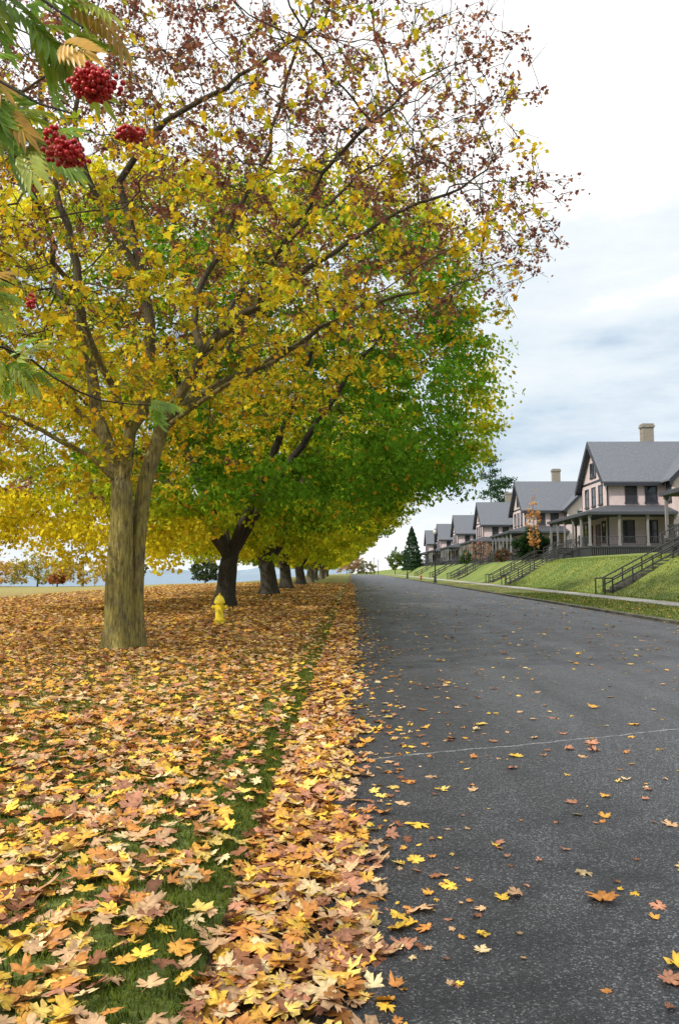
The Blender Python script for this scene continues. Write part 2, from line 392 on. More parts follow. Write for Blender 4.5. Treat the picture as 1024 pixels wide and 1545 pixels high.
for v in range(7):
    d = sub(rest, vi == v); tv, tf, mu = HI[v]; parts.append(scatter(tv, tf, d['p'], d['s'], d['n'], d['t'], d['curl'], d['c'], mu))
def addg(d, V_, F_, M_): parts.append(scatter(V_, F_, d['p'], d['s'], d['n'], d['t'], d['curl'], d['c'], M_))
addg(gen_ground(8., 17, lambda y: -.6*y-1., lambda y: .6*y+1, .7, 1.08), LO_V, LO_F, LO_M)
addg(gen_ground(17, 38, lambda y: -.55*y-1., lambda y: np.minimum(.5*y+1, 20), .3, 1.45), LO_V, LO_F, LO_M)
addg(gen_ground(38, 90, lambda y: 0*y-20., lambda y: 0*y+20, .08, 2.2), Q_V, Q_F, Q_M)
add_obj("leaf_litter", mesh_arrays("leaf_litter", *merge(parts)), M_litter, kind="stuff", label="thick carpet of fallen yellow and orange maple leaves", category="fallen leaves")

def grass(y0, y1, xl, xr, dens, h, w):
    n = int((y1-y0)*(xr(y1)-xl(y1))*dens); y = rng.uniform(y0, y1, n); x = rng.uniform(xl(y1), xr(y1), n); ok = (x > xl(y)) & (x < xr(y)); x, y = x[ok], y[ok]; n = len(x)
    th = rng.uniform(0, 6.283, n); a = rng.uniform(.1, .8, n)
    t = np.stack([np.cos(th)*a, np.sin(th)*a, np.ones(n)], 1); th2 = rng.uniform(0, 6.283, n); nn = np.stack([np.cos(th2), np.sin(th2), np.zeros(n)], 1)
    tv = np.array([(-w/h*.5, 0, 0), (w/h*.5, 0, 0), (w/h*.35, .6, .12), (0, 1, .35), (-w/h*.35, .6, .12)])
    col = np.array([(.10, .155, .02)])*rng.uniform(.6, 1.5, (n, 1))+rng.random((n, 1))**2*np.array([(.13, .10, .02)])
    return scatter(tv, [(0, 1, 2, 3, 4)], np.stack([x, y, H(x, y)-.003], 1), rng.uniform(.6, 1.25, n)*h, nn, t, np.ones(n), col, np.array([.6, .6, 1, 1.15, 1]))
L1 = lambda y: -.6*y-1.2
gp = [grass(1.6, 7, L1, lambda y: 0*y-.56, 1700, .042, .0055), grass(7, 16, L1, lambda y: 0*y-.56, 450, .045, .011),
      grass(1.6, 12, lambda y: 0*y-.85, lambda y: 0*y-.54, 2400, .038, .0055), grass(12, 40, lambda y: 0*y-.85, lambda y: 0*y-.54, 500, .045, .014),
      grass(20, 50, lambda y: 0*y+9.6, lambda y: 0*y+12.9, 90, .07, .02), grass(28, 75, lambda y: 0*y+14.4, lambda y: 0*y+19.6, 70, .08, .03)]
add_obj("grass", mesh_arrays("grass", *merge(gp)), M_grass, kind="stuff", label="short green lawn grass beside the road", category="grass")

# ------------------------------------------------------------------ trees
def spline(pts, step=.35):
    P = [Vector(p) for p in pts]; out = [P[0]]
    for i in range(len(P)-1):
        p0 = P[max(i-1, 0)]; p1 = P[i]; p2 = P[i+1]; p3 = P[min(i+2, len(P)-1)]
        n = max(1, int((p2-p1).length/step))
        for k in range(1, n+1):
            t = k/n; out.append(.5*((2*p1)+(-p0+p2)*t+(2*p0-5*p1+4*p2-p3)*t*t+(-p0+3*p1-3*p2+p3)*t**3))
    return out
class Skel:
    def __init__(s): s.P = []; s.par = []; s.rm = []
    def limb(s, pts, r0, r1, attach=None, step=.35, wob=.04):
        sp = spline(pts, step); n = len(sp)
        if attach is None: prev = -1
        else:
            a = np.array(s.P); prev = int(np.argmin(np.linalg.norm(a-np.array(pts[0]), axis=1))); sp = sp[1:]
        for i, p in enumerate(sp):
            f = (i+1)/n; w = wob if i > 0 else 0
            s.P.append([p[0]+random.gauss(0, w), p[1]+random.gauss(0, w), p[2]+random.gauss(0, w*.6)]); s.par.append(prev); s.rm.append(r0+(r1-r0)*f); prev = len(s.P)-1
    def colonize(s, A, D=.35, kill=.5, infl=6., iters=120, up=.08, minfree=0):
        A = np.array(A); P = np.array(s.P); par = list(s.par); rm = list(s.rm); nch = np.zeros(len(P), int)
        for q in par:
            if q >= 0: nch[q] += 1
        E = np.where(np.array([p[2] > minfree for p in s.P]))[0]
        dm = np.linalg.norm(A[:, None]-P[E][None], axis=2); near = E[dm.argmin(1)]; dist = dm.min(1)
        for it in range(iters):
            ok = dist > kill; A, dist, near = A[ok], dist[ok], near[ok]
            act = dist < infl
            if not act.any(): break
            acc = np.zeros((len(P), 3)); np.add.at(acc, near[act], norm(A[act]-P[near[act]]))
            idx = np.unique(near[act]); idx = idx[nch[idx] < 3]
            if len(idx) == 0: break
            d = norm(acc[idx]); d = norm(d+np.array([0, 0, up])+rng.normal(0, .16, d.shape))
            new = P[idx]+d*D; base = len(P)
            P = np.concatenate([P, new]); par += list(idx); rm += [0]*len(new); nch[idx] += 1; nch = np.concatenate([nch, np.zeros(len(new), int)])
            for c in range(0, len(new), 200):
                nd = np.linalg.norm(A[:, None]-new[c:c+200][None], axis=2); k = nd.argmin(1); m = nd[np.arange(len(A)), k]; b = m < dist
                dist[b] = m[b]; near[b] = base+c+k[b]
        s.P = P; s.par = par; s.rm = rm
    def radii(s, tip=.007, e=2.3):
        n = len(s.P); acc = np.zeros(n); R = np.zeros(n); s.leaf = np.ones(n, bool)
        for i in range(n-1, -1, -1):
            if s.par[i] >= 0: s.leaf[s.par[i]] = False
            R[i] = max(acc[i] if acc[i] else tip**e, tip**e)
            if s.par[i] >= 0: acc[s.par[i]] += R[i]
        s.R = np.maximum(R**(1/e), np.array(s.rm)); s.P = np.array(s.P); return s.R
    def tubes(s, origin, flare=.3):
        n = len(s.P); ch = [[] for _ in range(n)]; roots = []
        for i, q in enumerate(s.par):
            (ch[q] if q >= 0 else roots).append(i)
        V = []; F = []; st = [(-1, r) for r in roots]; cnt = 0
        while st:
            q, i = st.pop(); path = [i]
            while ch[path[-1]]:
                c = sorted(ch[path[-1]], key=lambda k: -s.R[k]); st += [(path[-1], k) for k in c[1:]]; path.append(c[0])
            pts = ([s.P[q]] if q >= 0 else []) + [s.P[k] for k in path]; rr = ([s.R[path[0]]] if q >= 0 else []) + [s.R[k] for k in path]
            if len(pts) < 2: continue
            pts = np.array(pts); r0 = max(rr); ns = 20 if r0 > .13 else (8 if r0 > .04 else (5 if r0 > .015 else 3))
            tan = norm(np.gradient(pts, axis=0)); u = np.array([1., .13, .05])
            ang = np.arange(ns)*2*np.pi/ns
            for k in range(len(pts)):
                u = u-tan[k]*u.dot(tan[k])
                if np.linalg.norm(u) < .05: u = np.cross(tan[k], [0, 0, 1.])
                u = u/np.linalg.norm(u); w = np.cross(tan[k], u); r = rr[k]
                h = pts[k][2]-origin[2]
                if ns == 20:
                    f = 1+.05*np.sin(ang*5+h*1.3)+.04*np.sin(ang*3+h*2.1)
                    if q < 0: f = f*(1+(flare+.2*np.sin(ang*4+1))*math.exp(-max(h, 0)/.3))
                    rad = r*f
                else: rad = np.full(ns, r)
                V.append(pts[k]+rad[:, None]*(np.cos(ang)[:, None]*u+np.sin(ang)[:, None]*w))
            for k in range(len(pts)-1):
                a = cnt+k*ns
                for j in range(ns):
                    j2 = (j+1) % ns; F.append((a+j, a+j2, a+ns+j2, a+ns+j))
            cnt += len(pts)*ns
        V = np.concatenate(V)-np.array(origin); F = np.array(F)
        return V, F.ravel(), np.arange(0, F.size, 4)
def twig_arrays(A, B, r):
    d = norm(B-A); u = norm(np.cross(d, np.array([.3, .2, 1.]))); w = np.cross(d, u); n = len(A); V = np.zeros((n, 6, 3))
    for k in range(3):
        a = k*2.094; o = u*math.cos(a)+w*math.sin(a); V[:, k] = A+o*r; V[:, 3+k] = B+o*r*.5
    f = np.array([0, 1, 4, 3, 1, 2, 5, 4, 2, 0, 3, 5]); l = (f[None]+(np.arange(n)*6)[:, None]).ravel()
    return V.reshape(-1, 3), l, np.arange(0, len(l), 4)
def join2(a, b):
    return np.concatenate([a[0], b[0]]), np.concatenate([a[1], b[1]+len(a[0])]), np.concatenate([a[2], b[2]+len(a[1])])
def inell(n, c, r, lo=0.0):
    p = norm(rng.normal(size=(n, 3)))*((rng.uniform(lo**3, 1, n))**(1/3))[:, None]
    return p*np.array(r)+np.array(c)

# ---- big front maple
O1 = (-4.42, 15., 0.0); z0 = Hf(-4.42, 15)
S = Skel()
S.limb([(-4.44, 14.85, z0-.1), (-4.47, 14.85, 1.06), (-4.42, 14.85, 2.35), (-4.44, 14.85, 3.2)], .275, .20, wob=.0, step=.2)
S.limb([(-4.44, 14.85, 3.2), (-4.8, 15.0, 4.1), (-5.3, 15.1, 5.9), (-5.5, 15.0, 7.7), (-6.1, 14.8, 10), (-6.4, 15, 12)], .14, .02, 1)
S.limb([(-4.44, 14.85, 3.2), (-4.2, 14.7, 4.2), (-3.85, 14.6, 5.5), (-4.0, 14.4, 7.2), (-4.35, 14.2, 9.0), (-3.4, 13.8, 9.9), (-2.0, 13.5, 10.6), (-.6, 13, 11.2)], .13, .012, 1)
S.limb([(-4.8, 15.0, 4.1), (-5.6, 14.5, 4.9), (-6.9, 13.8, 6.2), (-8.6, 13.2, 7.4)], .07, .012, 1)
S.limb([(-4.44, 14.85, 3.2), (-5.4, 14.3, 4.0), (-6.8, 13.8, 4.6), (-8.2, 13.6, 5.0)], .06, .012, 1)
S.limb([(-4.2, 14.7, 4.2), (-4.6, 13.5, 5.6), (-5.0, 12, 7.2), (-5.2, 10.5, 8.6)], .08, .012, 1)
S.limb([(-5.3, 15.1, 5.9), (-6.5, 17, 7.5), (-7.5, 19, 9.0)], .07, .012, 1)
S.limb([(-4.22, 15.15, z0-.1), (-4.24, 15.15, 1.2), (-4.17, 15.15, 2.4), (-4.06, 15.2, 3.4), (-3.82, 15.4, 4.4)], .18, .14, wob=.0, step=.25)
S.limb([(-3.82, 15.4, 4.4), (-3.0, 15.2, 5.9), (-1.9, 15, 6.8), (-.65, 14.8, 7.6), (.9, 14.6, 8.5), (2.1, 14.4, 8.9)], .11, .012, 1)
S.limb([(-3.82, 15.4, 4.4), (-3.0, 15.6, 5.2), (-1.7, 15.8, 5.9), (-.7, 15.8, 6.6), (.5, 15.6, 7.1), (1.8, 15.4, 7.3)], .11, .012, 1)
S.limb([(-3.82, 15.4, 4.4), (-2.7, 14.9, 5.0), (-1.3, 14.4, 5.7), (.1, 14.0, 6.4)], .06, .012, 1)
S.limb([(-3.0, 15.2, 5.9), (-3.2, 15.5, 7.0), (-2.6, 15.5, 8.4), (-1.9, 15.4, 10), (-1.2, 15.2, 12), (-.8, 15, 13)], .08, .012, 1)
S.limb([(-3.0, 15.2, 5.9), (-2.2, 15.6, 7.4), (-1.0, 15.8, 8.8), (.4, 15.8, 10.1)], .06, .012, 1)
S.limb([(-1.9, 15, 6.8), (-1.2, 13.8, 7.6), (-.2, 12.6, 8.5), (.6, 11.8, 8.9)], .05, .01, 1)
S.limb([(-3.82, 15.4, 4.4), (-3.2, 17, 6), (-2.4, 19, 8), (-1.6, 20.4, 9.2)], .08, .012, 1)
S.limb([(-4.0, 14.4, 7.2), (-5.0, 14.0, 9), (-5.0, 13.5, 11.2), (-4.4, 13.2, 13)], .07, .012, 1)
EC, ER = (-4.3, 15, 8.0), (8.55, 6.9, 7.1)
A = inell(11000, EC, ER, .3)
hlow = np.where(A[:, 0] > -4.2, 3.4+.43*(A[:, 0]+4.2), 3.0)
A = A[(A[:, 2] > hlow+rng.uniform(0, .8, len(A)))]
A = A[(A[:, 0] < 3.9-.36*np.maximum(A[:, 2]-8, 0)-.1*np.maximum(15-A[:, 1], 0))]
A = A[(rng.random(len(A)) < np.where(A[:, 2] > 10.5, .8, np.where(A[:, 2] > 6.3, 1., .6)))]
A = A[:8000]
S.colonize(A, D=.31, kill=.38, infl=7, iters=120, up=.05, minfree=3.6)
S.radii(.0056, 2.45)
par_ = np.array(S.par)
tips = np.where((np.arange(len(S.P)) > 80) & (S.leaf | ((S.R < .010) & (rng.random(len(S.P)) < .4))))[0]
TP = S.P[tips]; TPd = norm(S.P[tips]-S.P[par_[tips]])
K = 4
A0 = np.repeat(TP, K, 0); dirs = norm(np.repeat(TPd, K, 0)*.8+rng.normal(0, .6, (len(A0), 3))+np.array([0, 0, .1])); Ltw = rng.uniform(.18, .5, len(A0)); B0 = A0+dirs*Ltw[:, None]
tw = twig_arrays(A0-np.array(O1), B0-np.array(O1), .0065)
tr = join2(S.tubes(O1, .38), tw)
maple = add_obj("maple_tree", None, loc=O1, label="tall maple with mossy forked trunk and thinning brown and yellow leaves", category="tree", group="maples in a row beside the road")
add_obj("trunk", mesh_arrays("trunk", *tr, smooth=True), M_bark, maple)
YELS = np.array([(.80, .62, .035), (.74, .50, .03), (.58, .58, .045), (.74, .38, .03), (.34, .44, .035)])
def crown1():
    ntw = len(A0); tipid = np.repeat(np.arange(len(TP)), K)
    ns = np.sin(TP[:, 0]*.9+TP[:, 2]*.7)*np.sin(TP[:, 1]*.8-TP[:, 2]*.6+1)+.6*np.sin(TP[:, 0]*2.3+TP[:, 1]*1.7)
    hi = sst(5.7, 8.2, TP[:, 2])
    pb = np.clip(.03+.66*hi+.14*sst(1, 4, TP[:, 0])*hi+.28*ns*hi, 0, .85)
    isb = rng.random(len(TP)) < pb
    lowz = TP[tipid, 2] < 7.2
    cnt = np.where(isb[tipid], 9, np.where(lowz, 7, 4))
    keep = rng.random(ntw) < np.where(isb[tipid], .66, np.where(lowz, .72, .5)); cnt = cnt*keep
    ii = np.repeat(np.arange(ntw), cnt); n = len(ii); b = isb[tipid[ii]]
    f = rng.uniform(.2, 1.05, n)[:, None]
    p = A0[ii]+(B0[ii]-A0[ii])*f+rng.normal(0, .05, (n, 3)); p[:, 2] -= rng.uniform(.02, .09, n)
    nn = rng.normal(0, .75, (n, 3))+np.array([-.1, -.3, .6]); t = rng.normal(0, .6, (n, 3))+np.array([0, 0, -.7])
    size = np.where(b, rng.uniform(.045, .085, n), rng.uniform(.065, .12, n))
    c = YELS[rng.choice(5, n, p=[.4, .22, .2, .08, .1])]; br = np.array([(.29, .11, .085), (.37, .16, .10), (.21, .08, .07), (.46, .23, .10)])[rng.choice(4, n)]
    bri = rng.uniform(.7, 1.15, len(TP))[tipid[ii]][:, None]  # random brightness per twig tip, painting shaded tufts into the leaf colour
    c = np.where(b[:, None], br, c)*rng.uniform(.8, 1.2, (n, 1))*bri
    print("tree1 leaves", n, "nodes", len(S.P))
    return scatter(LO_V, LO_F, p-np.array(O1), size, nn, t, rng.uniform(-.6, 1, n), c, LO_M)
add_obj("crown", mesh_arrays("crown", *crown1()), M_crown, maple)

# ---- dense row maples
def row_tree(seed, R=(11.0, 10.2, 8.2), RL=12.5, cz=9.3, nclump=1500, per=70, lsize=.17, colf=None, lowf=None, trunk_r=.55, nattr=500, lean=.15):
    global rng
    rng = np.random.default_rng(seed); random.seed(seed)
    d = norm(rng.normal(size=(nclump*3, 3)))
    bump = 1+.07*np.sin(d[:, 0]*5+seed)+.06*np.sin(d[:, 1]*6+d[:, 2]*4)+.06*np.sin(d[:, 2]*9+d[:, 0]*7+2)
    rad = np.where(rng.random(len(d)) < .8, rng.uniform(.85, 1.0, len(d)), rng.uniform(.5, .86, len(d)))*bump
    Rz = np.where(d[:, 2:3] < 0, RL, R[2])
    C = d*rad[:, None]*np.concatenate([np.full((len(d), 1), R[0]), np.full((len(d), 1), R[1]), Rz], 1)+np.array([0, 0, cz])
    C = C[C[:, 2] > lowf(C)][:nclump]
    m = int(nclump*.22); a = rng.uniform(0, 6.283, m); q = np.sqrt(rng.uniform(.2, .98, m)); U = np.stack([np.cos(a)*q*R[0], np.sin(a)*q*R[1], np.zeros(m)], 1); U[:, 2] = lowf(U)+rng.uniform(0, 1.3, m)
    inside = ((U-np.array([0, 0, cz]))/np.array([R[0], R[1], RL])); U = U[(inside**2).sum(1) < 1.0]
    C = np.concatenate([C, U]); n = len(C)*per; ci = np.repeat(np.arange(len(C)), per)
    cs = rng.uniform(.45, 1.05, len(C))
    off = norm(rng.normal(size=(n, 3)))*(rng.random(n)**.45)[:, None]*np.array([1, 1, .5])*cs[ci][:, None]
    p = C[ci]+off
    out = norm((C-np.array([0, 0, cz-2]))/np.array(R))[ci]
    nn = out*.7+rng.normal(0, .55, (n, 3))+np.array([0, 0, .4]); t = rng.normal(0, .6, (n, 3))+np.array([0, 0, -.8])
    c = colf(p, C, ci, n)*rng.uniform(.7, 1.18, len(C))[ci][:, None]  # random brightness per clump paints darker shade areas into the crown
    size = rng.uniform(.7, 1.25, n)*lsize
    leaves = scatter(Q_V, Q_F, p, size, nn, t, rng.uniform(-.5, 1.5, n), c, Q_M)
    S = Skel()
    S.limb([(0, 0, -.15), (lean*.3, .05, .8), (lean, 0, 1.8)], trunk_r, trunk_r*.85, wob=0, step=.3)
    for k in range(6):
        a = k*1.05+rng.uniform(-.2, .2); L = rng.uniform(4, 6.5)
        S.limb([(lean, 0, 1.8), (lean+math.cos(a)*.7, math.sin(a)*.7, 3.0), (math.cos(a)*L*.5, math.sin(a)*L*.5, 5.+rng.uniform(0, 1)), (math.cos(a)*L, math.sin(a)*L, 8+rng.uniform(0, 3))], trunk_r*.52, .07, 1, step=.5)
    at = C[rng.choice(len(C), min(nattr, len(C)), replace=False)]
    S.colonize(at, D=.6, kill=.9, infl=12, iters=40, up=.04, minfree=2.9); S.radii(.011, 2.35)
    print("row tree leaves", n, "nodes", len(S.P))
    return S.tubes((0, 0, 0), .35), leaves
GREEN = np.array((.14, .30, .022)); YG = np.array((.46, .54, .03)); YEL = np.array((.79, .67, .035)); ORG = np.array((.74, .42, .03))
def lerp3(g, n):
    g = np.clip(g, 0, 1)[:, None]
    return np.where(g < .5, GREEN+(YG-GREEN)*g*2, YG+(YEL-YG)*(g-.5)*2)
def colA(p, C, ci, n):
    x, y, z = C[:, 0], C[:, 1], C[:, 2]
    g = .60+.24*np.sin(x*.6+y*.5)*np.sin(z*.8+1)+rng.normal(0, .14, len(C))
    g -= .95*sst(-5, 0, x)*sst(15, 11.5, z)*sst(2.2, 4, z)*sst(10.8, 8.6, x)
    g += .3*sst(11, 16, z)+.12*sst(-1, -5, x)+.35*sst(9, 10.8, x)
    g += .6*sst(5.2, 2.8, z-.25*np.maximum(x, 0))*sst(3, -1, x)
    gg = g[ci]+rng.normal(0, .12, n); c = lerp3(gg, n)
    o = rng.random(n) < .04; c[o] = ORG
    return c*rng.uniform(.75, 1.2, (n, 1))
def colB(p, C, ci, n):
    x, y, z = C[:, 0], C[:, 1], C[:, 2]
    g = .52+.26*np.sin(x*.5+y*.6)*np.sin(z*.7+.5)+rng.normal(0, .15, len(C))+.15*sst(8, 13, z)+.08*sst(7, 4, z)  # lowest clumps yellower: backlit glow painted into the leaf colour
    gg = g[ci]+rng.normal(0, .12, n); return lerp3(gg, n)*rng.uniform(.75, 1.2, (n, 1))
wav = lambda P: .55*np.sin(P[:, 0]*1.3+P[:, 1]*.9)+.4*np.sin(P[:, 0]*2.9-P[:, 1]*1.7+1)
lowA = lambda P: 2.4+.27*np.maximum(0, P[:, 0])+.1*np.maximum(0, P[:, 1])+wav(P)
lowB = lambda P: 2.8+.27*np.maximum(0, P[:, 0])+wav(P)
def put_tree(trunk_me, crown_me, x, y, rot, sc, label, bark=M_bark2):
    e = add_obj("maple_tree", None, loc=(x, y, Hf(x, y)), rot=(0, 0, rot), label=label, category="tree", group="maples in a row beside the road"); e.scale = (sc,)*3
    add_obj("trunk", trunk_me, bark, e); add_obj("crown", crown_me, M_crown, e); return e
tA, lA = row_tree(11, colf=colA, lowf=lowA, nclump=1650, per=70, lsize=.165, trunk_r=.40, lean=.2)
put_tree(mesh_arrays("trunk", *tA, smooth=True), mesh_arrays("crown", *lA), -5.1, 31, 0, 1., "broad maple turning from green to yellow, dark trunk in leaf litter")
tB, lB = row_tree(12, colf=colB, lowf=lowB, nclump=1050, per=48, lsize=.22, R=(10.6, 9.5, 7.6), RL=11, cz=9, trunk_r=.54, lean=-.15)
mtB, mcB = mesh_arrays("trunk", *tB, smooth=True), mesh_arrays("crown", *lB)
for (x, y, r, s) in [(-5.0, 47, .05, .98), (-5.3, 63, .25, .94), (-5.2, 79, -.2, .92)]:
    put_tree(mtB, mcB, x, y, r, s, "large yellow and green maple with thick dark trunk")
tC, lC = row_tree(13, colf=colB, lowf=lowB, nclump=600, per=30, lsize=.4, R=(10.0, 9, 7.2), RL=10, cz=8.6, nattr=200)
mtC, mcC = mesh_arrays("trunk", *tC, smooth=True), mesh_arrays("crown", *lC)
for i, (x, y, r, s) in enumerate([(-5.2, 96, .1, .9), (-5.4, 113, .2, .86), (-5.2, 131, -.1, .84), (-5.6, 150, .3, .8), (-5.8, 172, 0, .74), (-6.2, 196, .2, .68), (-7, 225, .2, .6)]):
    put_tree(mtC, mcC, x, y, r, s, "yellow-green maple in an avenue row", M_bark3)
def small_tree(name, label, x, y, R, cz, cols, nclump=160, per=30, ls=.3, zoff=0, trunk_r=.14, low=.5, cs0=.5):
    global rng
    rng = np.random.default_rng(int(abs(x*31+y*7))+5)
    d = norm(rng.normal(size=(nclump, 3))); C = d*(rng.uniform(.3, 1, nclump)**.5)[:, None]*np.array(R)*(1+.15*np.sin(d[:, 0:1]*5+x)+.12*np.sin(d[:, 2:3]*7))+np.array([0, 0, cz]); C = C[C[:, 2] > low]
    n = len(C)*per; ci = np.repeat(np.arange(len(C)), per)
    p = C[ci]+rng.normal(0, cs0*.5, (n, 3))*min(R)*.35
    cols = np.array(cols); cc = cols[rng.choice(len(cols), len(C))][ci]*rng.uniform(.65, 1.3, (n, 1))
    lv = scatter(Q_V, Q_F, p, rng.uniform(.6, 1.3, n)*ls, rng.normal(0, .7, (n, 3))+np.array([0, 0, .4]), rng.normal(size=(n, 3)), rng.uniform(-.5, 1, n), cc, Q_M)
    S = Skel(); S.limb([(0, 0, -.1), (0.02, 0, cz*.5), (0, .02, cz+R[2]*.5)], trunk_r, trunk_r*.35, step=.6, wob=.02)
    S.colonize(C[::2], D=.5, kill=.6, infl=12, iters=30, minfree=.4); S.radii(.012)
    e = add_obj(name, None, loc=(x, y, Hf(x, y)+zoff), label=label, category="tree" if 'tree' in name else "shrub")
    add_obj("trunk" if 'tree' in name else "stem", mesh_arrays("trunk", *S.tubes((0, 0, 0)), smooth=True), M_bark2, e)
    add_obj("crown", mesh_arrays("crown", *lv), M_crown, e); return e
small_tree("maple_tree", "slim columnar young maple with orange autumn leaves", 19.2, 82, (.8, .8, 3.0), 4.1, [(.62, .33, .12), (.6, .4, .14), (.56, .25, .09)], 110, 15, .13, trunk_r=.07, low=1.2)
small_tree("small_tree", "small pinkish orange ornamental tree on the lawn bank", 18.6, 113, (2.1, 2.1, 1.5), 2.2, [(.42, .28, .2), (.4, .27, .14), (.36, .2, .16)], 70, 12, .17, trunk_r=.1)
small_tree("shrub", "dense dark green rounded evergreen shrub beside a porch", 20.3, 88, (1.9, 1.9, 1.9), 1.7, [(.02, .045, .018), (.03, .06, .02)], 180, 40, .2, low=.1)
small_tree("shrub", "reddish low shrub beside porch steps", 19.8, 103, (1.3, 1.5, .9), .9, [(.16, .07, .04), (.1, .09, .03)], 60, 30, .16, low=.1)
small_tree("shrub", "green low shrub on the lawn bank", 19.8, 135, (1.3, 1.5, 1.2), 1.1, [(.05, .09, .02)], 60, 30, .2, low=.1)
small_tree("small_tree", "young green tree near the far end of the street", 14.5, 260, (2.6, 2.6, 3.4), 5, [(.16, .22, .05), (.09, .15, .03)], 80, 25, .45)
for (x, y, R, cz, c, l) in [(-9, 285, (8, 8, 6.5), 8, [(.5, .28, .1), (.46, .3, .16)], "rusty orange tree in the hazy distance"), (-2, 330, (6, 6, 5), 6, [(.42, .27, .16), (.45, .3, .14)], "pale orange tree at the end of the street"),
        (6, 380, (7, 6, 3.5), 3.5, [(.22, .2, .11), (.26, .23, .1)], "olive tree at the end of the street"), (26, 360, (9, 7, 4), 4, [(.14, .17, .07), (.12, .14, .06)], "green tree beyond the last house"),
        (-34, 98, (4.2, 4, 1.9), 1.8, [(.52, .36, .09), (.54, .42, .1)], "rusty yellow low tree on the bluff edge"), (-41, 101, (5, 4, 2.2), 2.0, [(.5, .4, .09), (.36, .32, .07)], "spreading low tree on the bluff edge"), (-29.5, 104, (1.9, 2, 1.7), 2.2, [(.3, .26, .1), (.22, .22, .08)], "thin small tree on the bluff edge"),
        (-47, 99, (5, 5, 2.0), 1.8, [(.56, .38, .09), (.48, .28, .08)], "orange low tree on the bluff edge"), (-20, 106, (1.9, 2.4, 1.6), 1.7, [(.07, .10, .05), (.09, .12, .05)], "dark evergreen on the bluff edge"), (-36.5, 96, (1.2, 1.2, .8), .9, [(.44, .18, .07)], "low red tree on the bluff edge")]:
    small_tree("small_tree", l, x, y, R, cz, c, 120, 22, .3 if y < 150 else .6)

def conifer(label, x, y, h, r, cone=True, seed=1):
    global rng
    rng = np.random.default_rng(seed); n = 9000
    if cone:
        z = h*rng.random(n)**1.3; prof = r*np.minimum(1, (1-z/h)*1.35)**.8*(.9+.1*np.sin(z*5)); a = rng.uniform(0, 6.283, n); q = prof*rng.uniform(.7, 1.02, n)*(1+.06*np.sin(a*5+z))
        p = np.stack([np.cos(a)*q, np.sin(a)*q, z+.2], 1); ls = .35
    else:
        ps = []
        for k in range(40):
            zz = h*(.3+.7*rng.random()); L = r*(1-((zz/h)-.3)*.95)*rng.uniform(.5, 1.1); a = rng.uniform(0, 6.283); m = 90; f = rng.uniform(.35, 1, m)
            ps.append(np.stack([np.cos(a)*L*f, np.sin(a)*L*f, zz+.12*L*f**2+0*f], 1)+rng.normal(0, 1, (m, 3))*np.array([.7, .7, .3]))
        p = np.concatenate(ps); n = len(p); ls = .42
    c = np.array([(.035, .075, .032)])*rng.uniform(.6, 1.7, (n, 1))
    lv = scatter(Q_V, Q_F, p, rng.uniform(.6, 1.3, n)*ls, rng.normal(0, .6, (n, 3))+p*np.array([.4, .4, 0])/r, rng.normal(0, .4, (n, 3))+np.array([0, 0, 1.]), rng.uniform(-.5, 1, n), c, Q_M)
    S = Skel(); S.limb([(0, 0, -.2), (.1, 0, h*.5), (0, 0, h*.97)], .35 if not cone else .2, .05, step=1.5, wob=.03); S.R = np.array(S.rm); S.P = np.array(S.P)
    e = add_obj("conifer_tree", None, loc=(x, y, Hf(x, y)), label=label, category="tree")
    add_obj("trunk", mesh_arrays("trunk", *S.tubes((0, 0, 0)), smooth=True), M_bark2, e); add_obj("crown", mesh_arrays("crown", *lv), M_crown, e)
conifer("dark green conical evergreen by the end of the row of houses", 17.2, 222, 12.5, 3.1, True, 3)
conifer("tall ragged dark pine standing behind the houses", 38.5, 215, 30, 7, False, 4)
conifer("slightly shorter dark pine standing behind the houses", 44, 222, 26, 6, False, 6)

# ------------------------------------------------------------------ rowan
rng = np.random.default_rng(21); random.seed(21)
def pinnate():
    V = []; F = []; M = []
    def leaflet(cx, cy, ang, L, w, z):
        b = len(V); c, s = math.cos(ang), math.sin(ang)
        for (u, v) in [(0, 0), (w*.42, L*.22), (w*.55, L*.55), (0, L), (-w*.55, L*.55), (-w*.42, L*.22)]:
            V.append((cx+u*c+v*s, cy-u*s+v*c, z-.25*v*v*4+.35*abs(u))); M.append(1. if u else .82)
        F.append((b, b+1, b+2, b+3)); F.append((b, b+3, b+4, b+5))
    for i in range(6):
        y = .18+i*.12
        for sgn in (1, -1): leaflet(0, y, sgn*(1.0-.06*i), .36, .10, 0)
    leaflet(0, .86, 0, .34, .10, 0)
    b = len(V); V.extend([(-.006, 0, 0), (.006, 0, 0), (.005, .88, 0), (-.005, .88, 0)]); M.extend([.7]*4); F.append((b, b+1, b+2, b+3))
    return np.array(V), F, np.array(M)
PV, PF, PM = pinnate(); PV[:, 2] -= .35*PV[:, 1]**2
RB = (-2.4, 1.2, Hf(-2.4, 1.2))
rowan = add_obj("rowan_tree", None, loc=RB, label="rowan tree with feathery green leaves and red berry clusters", category="tree")
S = Skel()
S.limb([(-2.4, 1.2, 0), (-2.35, 1.2, 1.2), (-2.4, 1.15, 2.0)], .07, .055, step=.15, wob=.004)
